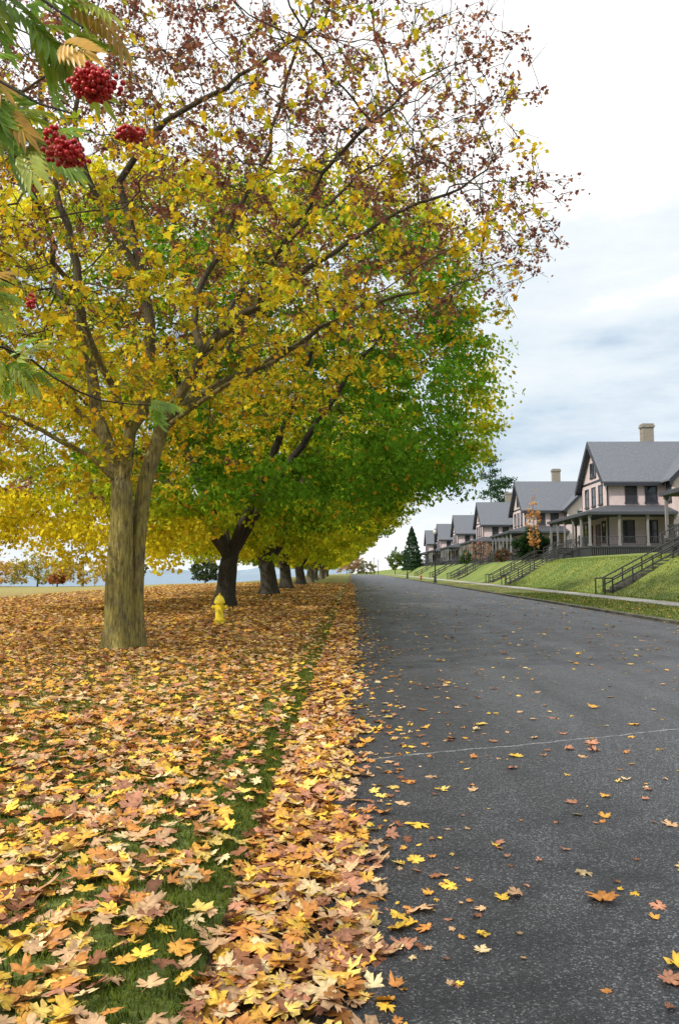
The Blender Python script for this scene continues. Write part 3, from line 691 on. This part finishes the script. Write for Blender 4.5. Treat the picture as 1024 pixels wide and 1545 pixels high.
LB = [[(-2.4, 1.15, 2.0), (-1.9, 1.2, 2.5), (-1.3, 1.25, 2.75), (-.85, 1.25, 2.68), (-.6, 1.3, 2.56), (-.47, 1.3, 2.46)],
      [(-1.3, 1.25, 2.75), (-.95, 1.3, 2.6), (-.7, 1.32, 2.42), (-.5, 1.3, 2.31)],
      [(-2.4, 1.15, 2.0), (-1.9, 1.5, 2.2), (-1.4, 2.3, 2.2), (-1.15, 2.5, 2.25), (-.98, 2.5, 2.14), (-.82, 2.5, 2.07), (-.62, 2.5, 2.05)],
      [(-1.4, 2.3, 2.2), (-1.2, 2.3, 2.42), (-1.04, 2.3, 2.38)],
      [(-2.4, 1.15, 2.0), (-2.7, .8, 2.8), (-2.9, .4, 3.6)], [(-2.4, 1.15, 2.0), (-2.3, 1.3, 2.9), (-2.0, 1.4, 3.8), (-1.9, 1.4, 4.4)], [(-2.3, 1.3, 2.9), (-1.7, .9, 3.5), (-1.2, .5, 3.9)]]
for i, l in enumerate(LB): S.limb(l, .018 if i in (0, 2, 4, 5) else .008, .0015 if i < 4 else .008, 1, step=.07, wob=.004)
S.R = np.array(S.rm); S.P = np.array(S.P)
add_obj("trunk", mesh_arrays("trunk", *S.tubes(RB), smooth=True), M_bark2, rowan)
pl = []
def pin(x, y, z, dx, dy, dz, s, tint=0): pl.append(((x, y, z), (dx, dy, dz), s, tint))
for (a, b, cnt, sz) in [((-.78, 1.34, 2.66), (-.56, 1.42, 2.52), 26, .11), ((-.72, 1.36, 2.45), (-.6, 1.4, 2.28), 24, .10), ((-.6, 1.4, 2.62), (-.5, 1.4, 2.58), 8, .10), ((-1.18, 2.5, 2.22), (-1.06, 2.5, 2.15), 12, .115), ((-1.2, 2.3, 2.4), (-1.08, 2.3, 2.34), 10, .11), ((-.68, 2.5, 2.06), (-.6, 2.5, 2.05), 6, .09)]:
    for k in range(cnt):
        f = rng.random(); p = [a[i]+(b[i]-a[i])*f for i in range(3)]; an = rng.uniform(-1.9, 1.9)
        pin(*p, math.cos(an)*.8-.1, abs(math.sin(an))*.7, rng.uniform(-.95, .2), rng.uniform(.85, 1.15)*sz, rng.random())
Cc = inell(900, (-2.4, 1.1, 3.4), (1.9, 1.6, 1.3), .2)  # unseen part of the crown, added to cast shade on the foreground
okc = (Cc[:, 0] < -.55*np.maximum(Cc[:, 1], 0)-.35) | (Cc[:, 2] > 1.75+.95*np.maximum(Cc[:, 1], 0))
Cc = Cc[okc & (Cc[:, 2] > 2.2) & (Cc[:, 0] < -.75)][:300]
for c in Cc: an = rng.uniform(0, 6.28); pin(*c, math.cos(an), math.sin(an), rng.uniform(-.7, .2), .16, rng.random())
pos = np.array([p[0] for p in pl])-np.array(RB); t = np.array([p[1] for p in pl]); s_ = np.array([p[2] for p in pl]); ti = np.array([p[3] for p in pl])[:, None]
colr = np.where(ti < .62, np.array([[.30, .50, .06]]), np.where(ti < .9, np.array([[.5, .58, .08]]), np.array([[.72, .42, .06]])))*rng.uniform(.75, 1.2, (len(pl), 1))
nn = rng.normal(0, .4, (len(pl), 3))+np.array([-.3, -.8, .6])
add_obj("crown", mesh_arrays("crown", *scatter(PV, PF, pos, s_, nn, t, np.ones(len(pl)), colr, PM)), M_rowan, rowan)
def berry_mat():
    m, nt, out = newmat("red_berries"); L = nt.links.new; geo = N(nt, 'ShaderNodeNewGeometry')
    r = ramp(nt, [(.3, (.30, .005, .01)), (.7, (.55, .015, .014))]); L(noise(nt, geo.outputs['Position'], 90, 2), r.inputs[0])
    p = N(nt, 'ShaderNodeBsdfPrincipled', Roughness=.35); L(r.outputs[0], p.inputs['Base Color']); L(p.outputs[0], out.inputs[0]); return m
M_berry = berry_mat()
def berries(c, r, n, br):
    bm = bmesh.new(); pts = []
    for _ in range(9000):
        if len(pts) >= n: break
        q = Vector((random.gauss(0, 1), random.gauss(0, 1), random.gauss(0, 1))).normalized()*(random.random()**.35)*random.uniform(.85, 1.1); q = Vector((q.x*r[0]*(1+.25*math.sin(q.z*5+q.y*4)), q.y*r[1], q.z*r[2]))
        if all((q-o).length > br*1.5 for o in pts): pts.append(q)
    for q in pts:
        g = bmesh.ops.create_icosphere(bm, subdivisions=2, radius=br*random.uniform(.85, 1.08))
        bmesh.ops.translate(bm, verts=g['verts'], vec=q)
    top = Vector((0, .01, r[2]+.012))
    for q in pts[::4]:
        d = (q-top); u = d.orthogonal().normalized()*.0008; w = d.cross(u).normalized()*.0008
        vs = [bm.verts.new(top+u), bm.verts.new(top+w), bm.verts.new(top-u), bm.verts.new(q+u), bm.verts.new(q+w), bm.verts.new(q-u)]
        for a, b in ((0, 1), (1, 2), (2, 0)): bm.faces.new((vs[a], vs[b], vs[b+3], vs[a+3]))
    for f in bm.faces: f.smooth = True
    me = bpy.data.meshes.new("berry_cluster"); bm.to_mesh(me); bm.free()
    add_obj("berry_cluster", me, M_berry, rowan, loc=(c[0]-RB[0], c[1]-RB[1], c[2]-RB[2]))
berries((-.445, 1.27, 2.345), (.042, .034, .027), 150, .005)
berries((-.49, 1.28, 2.225), (.034, .03, .019), 90, .0048)
berries((-.385, 1.29, 2.265), (.025, .024, .010), 44, .0044)
berries((-.98, 2.3, 2.33), (.014, .014, .024), 20, .0055)
berries((-.53, 1.32, 2.28), (.02, .02, .016), 26, .0048)

# ------------------------------------------------------------------ hydrants
def hydrant():
    b = MB(); b.rev([(.16, 0), (.16, .035), (.125, .04), (.125, .1), (.15, .105), (.15, .135), (.105, .14), (.1, .2), (.1, .5), (.108, .52), (.135, .525), (.135, .56)], segs=24)
    c = MB(); c.rev([(.125, .562), (.12, .6), (.1, .66), (.065, .705), (.03, .725), (.03, .73)], segs=24); c.rev([(.026, .728), (.026, .775)], segs=5)
    for i in range(8):
        a = i*math.pi/4+.2; c.rev([(.012, .56), (.012, .585)], c=(.122*math.cos(a), .122*math.sin(a), 0), segs=6)
    n = MB(); n.rev([(.045, .09), (.045, .14), (.055, .142), (.055, .18), (.02, .182), (.02, .205)], c=(0, 0, .43), axis='x', segs=14)
    n2 = MB(); n2.rev([(.02, -.205), (.02, -.182), (.055, -.18), (.055, -.142), (.045, -.14), (.045, -.09)], c=(0, 0, .43), axis='x', segs=14)
    p = MB(); p.rev([(.02, -.225), (.02, -.2), (.078, -.198), (.078, -.15), (.062, -.148), (.062, -.09)], c=(0, 0, .38), axis='y', segs=18)
    return [("barrel", b.mesh("barrel", True)), ("bonnet", c.mesh("bonnet", True)), ("hose_nozzle", n.mesh("hose_nozzle", True)), ("hose_nozzle", n2.mesh("hose_nozzle", True)), ("pumper_nozzle", p.mesh("pumper_nozzle", True))]
M_yel = simple("yellow_paint", (.85, .66, .03), .45, .2, 9, .15, 40); M_red = simple("red_paint", (.4, .03, .02), .5, .2, 9)
hx, hy = -3.6, 21.2
hyd = add_obj("fire_hydrant", None, loc=(hx, hy, Hf(hx, hy)-.01), label="yellow cast-iron fire hydrant standing in fallen leaves", category="fire hydrant")
hyd.scale = (1.1,)*3
for nme, me in hydrant(): add_obj(nme, me, M_yel, hyd)
hyd2 = add_obj("fire_hydrant", None, loc=(10.4, 117, Hf(10.4, 117)), label="small red fire hydrant on the grass verge", category="fire hydrant")
for nme, me in hydrant(): add_obj(nme, me, M_red, hyd2)

# ------------------------------------------------------------------ street lamps / poles
M_blk = simple("black_metal", (.02, .02, .022), .45, .3, 5); M_globe = simple("frosted_glass", (.6, .6, .58), .3, .05, 3)
def lamp(x, y, h, lab):
    e = add_obj("street_lamp", None, loc=(x, y, Hf(x, y)), label=lab, category="street lamp", group="street lamps along the verge")
    b = MB(); b.rev([(.22, -.05), (.22, .12), (.15, .2), (.14, .7), (.1, .8), (.08, 1.1), (.065, h-.75), (.09, h-.72), (.09, h-.66), (.05, h-.62)], segs=14); add_obj("post", b.mesh("post", True), M_blk, e)
    g = MB(); g.rev([(.08, h-.6), (.17, h-.5), (.2, h-.35), (.17, h-.18), (.1, h-.08)], segs=16); add_obj("lamp_shade", g.mesh("lamp_shade", True), M_globe, e)
    c = MB(); c.rev([(.12, h-.08), (.1, h-.02), (.03, h+.03), (.015, h+.12)], segs=12); add_obj("cap", c.mesh("cap", True), M_blk, e)
lamp(9.95, 93, 6.4, "black street lamp post with frosted globe on the verge"); lamp(10.0, 140, 6, "black street lamp post with round frosted globe")
def pole(x, y, h):
    e = add_obj("utility_pole", None, loc=(x, y, Hf(x, y)), label="thin wooden utility pole with a crossarm at the street end", category="utility pole", group="utility poles at the street end")
    b = MB(); b.rev([(.16, -.1), (.1, h)], segs=8); add_obj("post", b.mesh("post"), M_bark2, e)
    c = MB(); c.box(-.9, .9, -.16, -.1, h-.9, h-.78); add_obj("crossarm", c.mesh("crossarm"), M_bark2, e)
pole(8.5, 300, 7); pole(11.2, 330, 6.5); pole(4.5, 345, 5)

# ------------------------------------------------------------------ bank stairs
def stairs(x0, y):
    n = 13; x1 = 19.8; zb = Hf(14.6, y)+.02; zt = Hf(19.8, y)+.08
    e = add_obj("stairway", None, loc=(x0, y, zb), label="dark concrete steps with black pipe handrails climbing the grass bank", category="stairs", group="stairways up the grass bank")
    b = MB(); L = x1-x0; Hh = zt-zb; rz = Hh/n; tx = L/n
    for i in range(n):
        b.box(i*tx, (i+1)*tx+.03, -.8, .8, i*rz-.45+.002*i, (i+1)*rz+.06)
    add_obj("steps", b.mesh("steps"), M_step, e)
    for s in (-1, 1):
        r = MB(); yy = s*.86
        for i in range(5):
            f = i/4; r.rod((f*L, yy, f*Hh-.4), (f*L, yy, f*Hh+.95), .045)
        for hh in (.95, .5): r.rod((-.05, yy, hh-.02), (L+.05, yy, Hh+hh), .045)
        r.rod((L, yy, Hh+.95), (L+1.2, yy, Hh+1.0), .045); r.rod((L, yy, Hh+.5), (L+1.2, yy, Hh+.55), .04); r.rod((L+1.2, yy, Hh-.3), (L+1.2, yy, Hh+1.0), .045)
        r.rod((-.05, yy, .93), (-.45, yy, .93), .045); r.rod((-.45, yy, -.1), (-.45, yy, .93), .045)
        add_obj("railing", r.mesh("railing"), M_blk, e)
M_step = simple("dark_concrete", (.06, .058, .052), .9, .4, 2.5, .3, 40)
for yy in (46.2, 75.5, 84.5, 111, 119, 146, 181): stairs(15.1, yy)

# ------------------------------------------------------------------ houses
def clap_mat():
    m, nt, out = newmat("pink_clapboard"); L = nt.links.new
    tc = N(nt, 'ShaderNodeTexCoord'); sep = N(nt, 'ShaderNodeSeparateXYZ'); L(tc.outputs['Object'], sep.inputs[0])
    fr = math_n(nt, 'FRACT', math_n(nt, 'MULTIPLY', sep.outputs[2], 1/.16))
    nz = noise(nt, tc.outputs['Object'], 1.2, 6, .65); r = ramp(nt, [(.3, (.56, .45, .46)), (.7, (.68, .56, .565))]); L(nz, r.inputs[0])
    c = mixc(nt, maprange(nt, fr, .0, .14, .5, 0), r.outputs[0], (.22, .17, .18))
    p = N(nt, 'ShaderNodeBsdfPrincipled', Roughness=.65); L(c, p.inputs['Base Color'])
    b = N(nt, 'ShaderNodeBump', Strength=.6, Distance=.03); L(fr, b.inputs['Height']); L(b.outputs[0], p.inputs['Normal']); L(p.outputs[0], out.inputs[0]); return m
def shingle_mat():
    m, nt, out = newmat("grey_shingles"); L = nt.links.new
    tc = N(nt, 'ShaderNodeTexCoord'); sep = N(nt, 'ShaderNodeSeparateXYZ'); L(tc.outputs['Object'], sep.inputs[0])
    fr = math_n(nt, 'FRACT', math_n(nt, 'MULTIPLY', sep.outputs[2], 1/.14))
    vo = noise(nt, tc.outputs['Object'], 5, 5, .7); r = ramp(nt, [(.3, (.085, .095, .12)), (.7, (.15, .165, .195))]); L(vo, r.inputs[0])
    c = mixc(nt, maprange(nt, fr, .0, .2, .5, 0), r.outputs[0], (.045, .05, .06))
    p = N(nt, 'ShaderNodeBsdfPrincipled', Roughness=.8); L(c, p.inputs['Base Color']); L(p.outputs[0], out.inputs[0]); return m
M_clap, M_shing = clap_mat(), shingle_mat()
M_trim = simple("dark_trim", (.022, .024, .036), .5, .2, 3); M_porch = simple("porch_paint", (.04, .043, .048), .6, .25, 3); M_porchroof = simple("porch_roofing", (.05, .056, .07), .8, .3, 4)
M_chim = simple("weathered_brick", (.24, .215, .18), .9, .4, 7, .4, 30); M_post = simple("post_paint", (.2, .2, .205), .6, .2, 3)
M_win = simple("window_frame_paint", (.03, .032, .042), .5, .15, 3)
def glass_mat():
    m, nt, out = newmat("window_glass"); p = N(nt, 'ShaderNodeBsdfPrincipled', Roughness=.06); p.inputs['Base Color'].default_value = (.03, .035, .045, 1)
    b = N(nt, 'ShaderNodeBump', Strength=.1, Distance=.01); tc = N(nt, 'ShaderNodeTexCoord'); nt.links.new(noise(nt, tc.outputs['Object'], 1.5, 2), b.inputs['Height']); nt.links.new(b.outputs[0], p.inputs['Normal'])
    nt.links.new(p.outputs[0], out.inputs[0]); return m
M_glass = glass_mat(); M_door = simple("dark_door_paint", (.09, .03, .025), .5, .2, 3)
E, RZ = 7.4, 11.4
w = MB()
w.prism([(0, -4, -.4), (0, 4, -.4), (0, 4, E), (0, 0, RZ-.05), (0, -4, E)], (7.5, 0, 0))
w.prism([(5.5, -6.2, -.4), (13.5, -6.2, -.4), (13.5, -6.2, E), (9.5, -6.2, RZ-.05), (5.5, -6.2, E)], (0, 12.4, 0))
me_wall = w.mesh("wall")
r = MB(); t_ = .16
for s in (-1, 1):
    r.prism([(-.55, 0, RZ), (-.55, s*4.55, E-.55), (-.55, s*4.55, E-.55+t_), (-.55, 0, RZ+t_*1.3)], (9.95, 0, 0))
    r.prism([(9.5, -6.75, RZ-.02), (9.5+s*4.55, -6.75, E-.57), (9.5+s*4.55, -6.75, E-.57+t_), (9.5, -6.75, RZ+t_*1.3-.02)], (0, 13.5, 0))
me_roof = r.mesh("roof")
tr_ = MB()
for s in (-1, 1):
    tr_.prism([(-.6, 0, RZ-.42), (-.6, s*4.6, E-1.02), (-.6, s*4.6, E-.6+t_), (-.6, 0, RZ+t_+.02)], (.047, 0, 0))
    for yy in (-6.8, 6.753): tr_.prism([(9.5, yy, RZ-.42), (9.5+s*4.6, yy, E-1.04), (9.5+s*4.6, yy, E-.6+t_), (9.5, yy, RZ+t_)], (0, .047, 0))
    tr_.box(-.5, 5.3, s*4.6-.02, s*4.6+.02, E-.85, E-.5)
    tr_.box(-.012, .1, s*4.0-.08, s*4.0+.08, 0, E)
tr_.box(-.03, 0-.003, -3.9, 3.9, E-.1, E+.12)
for s in (-1, 1): tr_.box(.1, 5.3, s*4.03-.025, s*4.03+.02, E-.28, E-.05)
me_trim = tr_.mesh("trim")
ch = MB(); ch.box(5.2, 6.3, .15, 1.05, 9.6, 13.1); ch.box(5.1, 6.4, .05, 1.15, 13.1, 13.3); ch.box(5.17, 6.33, .12, 1.08, 13.3, 13.5); me_ch = ch.mesh("chimney")
pr = MB()
def hiproof(b):
    o = [(-2.95, -7.3), (5.4, -7.3), (5.4, 7.3), (-2.95, 7.3)]; i = [(-.02, -4.02), (5.4, -4.02), (5.4, 4.02), (-.02, 4.02)]
    b.prism([(x, y, 3.62) for x, y in o], (0, 0, .26))
    for k in (0, 2, 3):
        j = (k+1) % 4; b.poly([(*o[k], 3.885), (*o[j], 3.885), (*i[j], 4.75), (*i[k], 4.75)])
hiproof(pr); me_pr = pr.mesh("porch_roof")
pf = MB(); pf.box(-2.75, -.01, -7.1, 7.1, .58, .75); pf.box(0, 5.4, -7.1, -4.02, .58, .752); pf.box(0, 5.4, 4.02, 7.1, .58, .752)
for k in range(70):
    yy = -7.05+k*.2; pf.box(-2.7, -2.66, yy, yy+.12, -.4, .59)
for k in range(40):
    xx = -2.65+k*.2
    for s in (-7.05, 7.0): pf.box(xx, xx+.12, s, s+.04, -.4, .59)
me_pf = pf.mesh("porch_floor")
cpos = [(-2.6, y) for y in (-6.9, -4.2, -1.5, 1.5, 4.2, 6.9)]+[(x, s*6.9) for x in (0.1, 2.7, 5.2) for s in (-1, 1)]
cm = MB(); cm.box(-.09, .09, -.09, .09, .755, 3.6); cm.box(-.14, .14, -.14, .14, .753, .95); cm.box(-.14, .14, -.14, .14, 3.4, 3.615); me_col = cm.mesh("column")
def rail(rl, x0, y0, x1, y1):
    L = math.hypot(x1-x0, y1-y0); dx, dy = (x1-x0)/L, (y1-y0)/L; nb = int(L/.16)
    for z in (.88, 1.6): rl.rod((x0, y0, z), (x1, y1, z), .035, 4)
    for k in range(1, nb): rl.rod((x0+dx*k*.16, y0+dy*k*.16, .88), (x0+dx*k*.16, y0+dy*k*.16, 1.6), .016, 4)
rails = []
for s in (-1, 1):
    rl = MB(); rail(rl, -2.6, s*4.2, -2.6, s*6.9); rail(rl, -2.6, s*6.9, .1, s*6.9); rail(rl, .1, s*6.9, 2.7, s*6.9); rail(rl, 2.7, s*6.9, 5.2, s*6.9); rails.append(rl.mesh("porch_railing"))
rl = MB(); rail(rl, -2.6, -1.5, -2.6, 1.5); rails.append(rl.mesh("porch_railing"))
sm = MB()
for i in range(5): sm.box(-2.76-.3*(i+1), -2.76-.3*i, -.9, .9, -.4, .6-.14*i)
for s in (-1, 1):
    sm.rod((-2.8, s*.95, 1.6), (-4.25, s*.95, .9), .04, 5); sm.rod((-4.25, s*.95, -.2), (-4.25, s*.95, .95), .05, 5)
    for k in range(7): sm.rod((-2.95-.2*k, s*.95, .5-.1*k), (-2.95-.2*k, s*.95, 1.52-.1*k), .016, 4)
me_steps = sm.mesh("porch_steps")
def winmesh(wd, h):
    g = MB(); g.poly([(-wd/2, -.02, 0), (wd/2, -.02, 0), (wd/2, -.02, h), (-wd/2, -.02, h)])
    f = MB(); q = .11
    f.box(-wd/2-q, -wd/2, -.07, .0, -q, h+q); f.box(wd/2, wd/2+q, -.07, 0, -q, h+q); f.box(-wd/2+.0005, wd/2-.0005, -.07, 0, h, h+q); f.box(-wd/2-q-.05, wd/2+q+.05, -.12, -.001, -q-.05, -.001-0)
    f.box(-wd/2, wd/2, -.05, -.022, h/2-.03, h/2+.03)
    return g.mesh("window"), f.mesh("frame")
WB = winmesh(.95, 1.75); WS = winmesh(.62, 1.3); WG = winmesh(.9, 1.9)
dm = MB(); dm.box(-.5, .5, -.05, 0, 0, 2.15); dm.box(-.62, -.5, -.09, 0, 0, 2.3); dm.box(.5, .62, -.09, 0, 0, 2.3); dm.box(-.5, .5, -.09, 0, 2.16, 2.3); dm.box(-.35, .35, -.075, -.051, 1.1, 1.95); me_door = dm.mesh("door")
hn = MB(); hn.rev([(.03, -.11), (.035, -.09), (.015, -.08), (.015, -.05)], c=(.38, 0, 1.0), axis='y', segs=8); me_handle = hn.mesh("handle")
fx = -math.pi/2
WINS = [(WS, 0, -.5, 8.0, fx), (WS, 0, .5, 8.0, fx), (WB, 0, -2.2, 5.05, fx), (WB, 0, 0, 5.05, fx), (WB, 0, 2.2, 5.05, fx), (WG, 0, -2.9, 1.3, fx), (WG, 0, 2.9, 1.3, fx), (WB, 2.3, -4, 5.05, 0), (WB, 4.2, -4, 5.05, 0), (WG, 2.0, -4, 1.3, 0), (WG, 4.2, -4, 1.3, 0),
        (WS, 9.5, -6.2, 8.3, 0), (WB, 7.4, -6.2, 4.9, 0), (WB, 11.6, -6.2, 4.9, 0), (WG, 7.4, -6.2, 1.3, 0), (WG, 11.6, -6.2, 1.3, 0), (WB, 5.5, -5.1, 5.05, fx)]
def house(x, y, far=False, lab=""):
    e = add_obj("house", None, loc=(x, y, Hf(x, y)+.15), label=lab, category="house", group="pink houses with porches along the street")
    add_obj("wall", me_wall, M_clap, e); ro = add_obj("roof", me_roof, M_shing, e); add_obj("chimney", me_ch, M_chim, ro); add_obj("trim", me_trim, M_trim, e)
    po = add_obj("porch", me_pf, M_porch, e); add_obj("porch_roof", me_pr, M_porchroof, po)
    for rm_ in rails: add_obj("railing", rm_, M_porch, po)
    for (cx, cy) in cpos: add_obj("column", me_col, M_post, po, loc=(cx, cy, 0))
    for s in (-2.85, 2.85): add_obj("porch_steps", me_steps, M_porch, e, loc=(0, s, 0))
    for s in (-1.2, 1.2):
        d = add_obj("door", me_door, M_door, e, loc=(-.005, s, .76), rot=(0, 0, fx)); add_obj("handle", me_handle, M_chim, d)
    for (wm, wx, wy, wz, rr) in WINS:
        if far and wx > 5.6: continue
        ox, oy = (-.004, 0) if rr else (0, -.004)
        g = add_obj("window", wm[0], M_glass, e, loc=(wx+ox, wy+oy, wz), rot=(0, 0, rr)); add_obj("frame", wm[1], M_win, g)
house(24.0, 46, lab="pale pink two-storey clapboard house with dark porch roof")
house(24.5, 78.5, lab="pale pink two-storey house with grey gabled roof and brick chimney")
house(24.5, 114, lab="pale pink two-storey house with wraparound porch above grass bank")
for y in (149, 184, 219, 254): house(24.5, y, True, "pink gabled house in a row of similar houses")

# ------------------------------------------------------------------ sky, sun, camera
SUN = Vector((-.62, -.42, .60)).normalized(); elev = math.asin(SUN.z); az = math.atan2(SUN.x, SUN.y)
wd = bpy.data.worlds.new("World"); scene.world = wd; wd.use_nodes = True; nt = wd.node_tree
for n_ in list(nt.nodes): nt.nodes.remove(n_)
L = nt.links.new; out = nt.nodes.new('ShaderNodeOutputWorld')
sky = nt.nodes.new('ShaderNodeTexSky'); sky.sky_type = 'NISHITA'; sky.sun_disc = False; sky.sun_elevation = elev; sky.sun_rotation = az
b1 = N(nt, 'ShaderNodeBackground', Strength=.13); L(sky.outputs[0], b1.inputs[0])
tc = N(nt, 'ShaderNodeTexCoord'); sep = N(nt, 'ShaderNodeSeparateXYZ'); L(tc.outputs['Generated'], sep.inputs[0]); z = sep.outputs[2]
mp = N(nt, 'ShaderNodeMapping'); mp.inputs['Scale'].default_value = (1., 1., 3.6); mp.inputs['Location'].default_value = (.35, 0, .15); L(tc.outputs['Generated'], mp.inputs[0])
n1 = noise(nt, mp.outputs[0], 2.6, 7, .55); n2 = noise(nt, mp.outputs[0], 6.5, 7, .6)
nn_ = math_n(nt, 'ADD', math_n(nt, 'MULTIPLY', n1, .65), math_n(nt, 'MULTIPLY', n2, .35))
up = maprange(nt, z, .24, .60, 0, .42, True); lowb = maprange(nt, z, .16, .03, 0, .22, True)
f = math_n(nt, 'ADD', math_n(nt, 'ADD', nn_, up), lowb)
cr_ = ramp(nt, [(.34, (.32, .44, .57)), (.46, (.43, .53, .63)), (.56, (.58, .65, .71)), (.68, (.69, .73, .75)), (.82, (1.0, 1.0, 1.0))]); L(f, cr_.inputs[0])
b2 = N(nt, 'ShaderNodeBackground', Strength=1.36); L(cr_.outputs[0], b2.inputs[0])
cov = maprange(nt, f, .3, .5, .75, 1.)
mx = nt.nodes.new('ShaderNodeMixShader'); L(cov, mx.inputs[0]); L(b1.outputs[0], mx.inputs[1]); L(b2.outputs[0], mx.inputs[2]); L(mx.outputs[0], out.inputs[0])

sd = bpy.data.lights.new("sun", 'SUN'); sd.energy = 4.5; sd.angle = math.radians(1.5); sd.color = (1, .93, .80)
so = bpy.data.objects.new("sun", sd); so.rotation_euler = SUN.to_track_quat('Z', 'Y').to_euler(); so.location = (-20, -10, 30); COL.objects.link(so)

cd = bpy.data.cameras.new("camera"); cam = bpy.data.objects.new("camera", cd); COL.objects.link(cam); scene.camera = cam
cd.sensor_fit = 'HORIZONTAL'; cd.sensor_width = 24; cd.lens = 24*1170/1024; cd.clip_start = .05; cd.clip_end = 30000
cam.location = (0, 0, 1.5); cam.rotation_euler = (math.radians(90+4.55), 0, math.radians(.9))
scene.view_settings.view_transform = 'Standard'; scene.view_settings.look = 'None'; scene.view_settings.exposure = 0
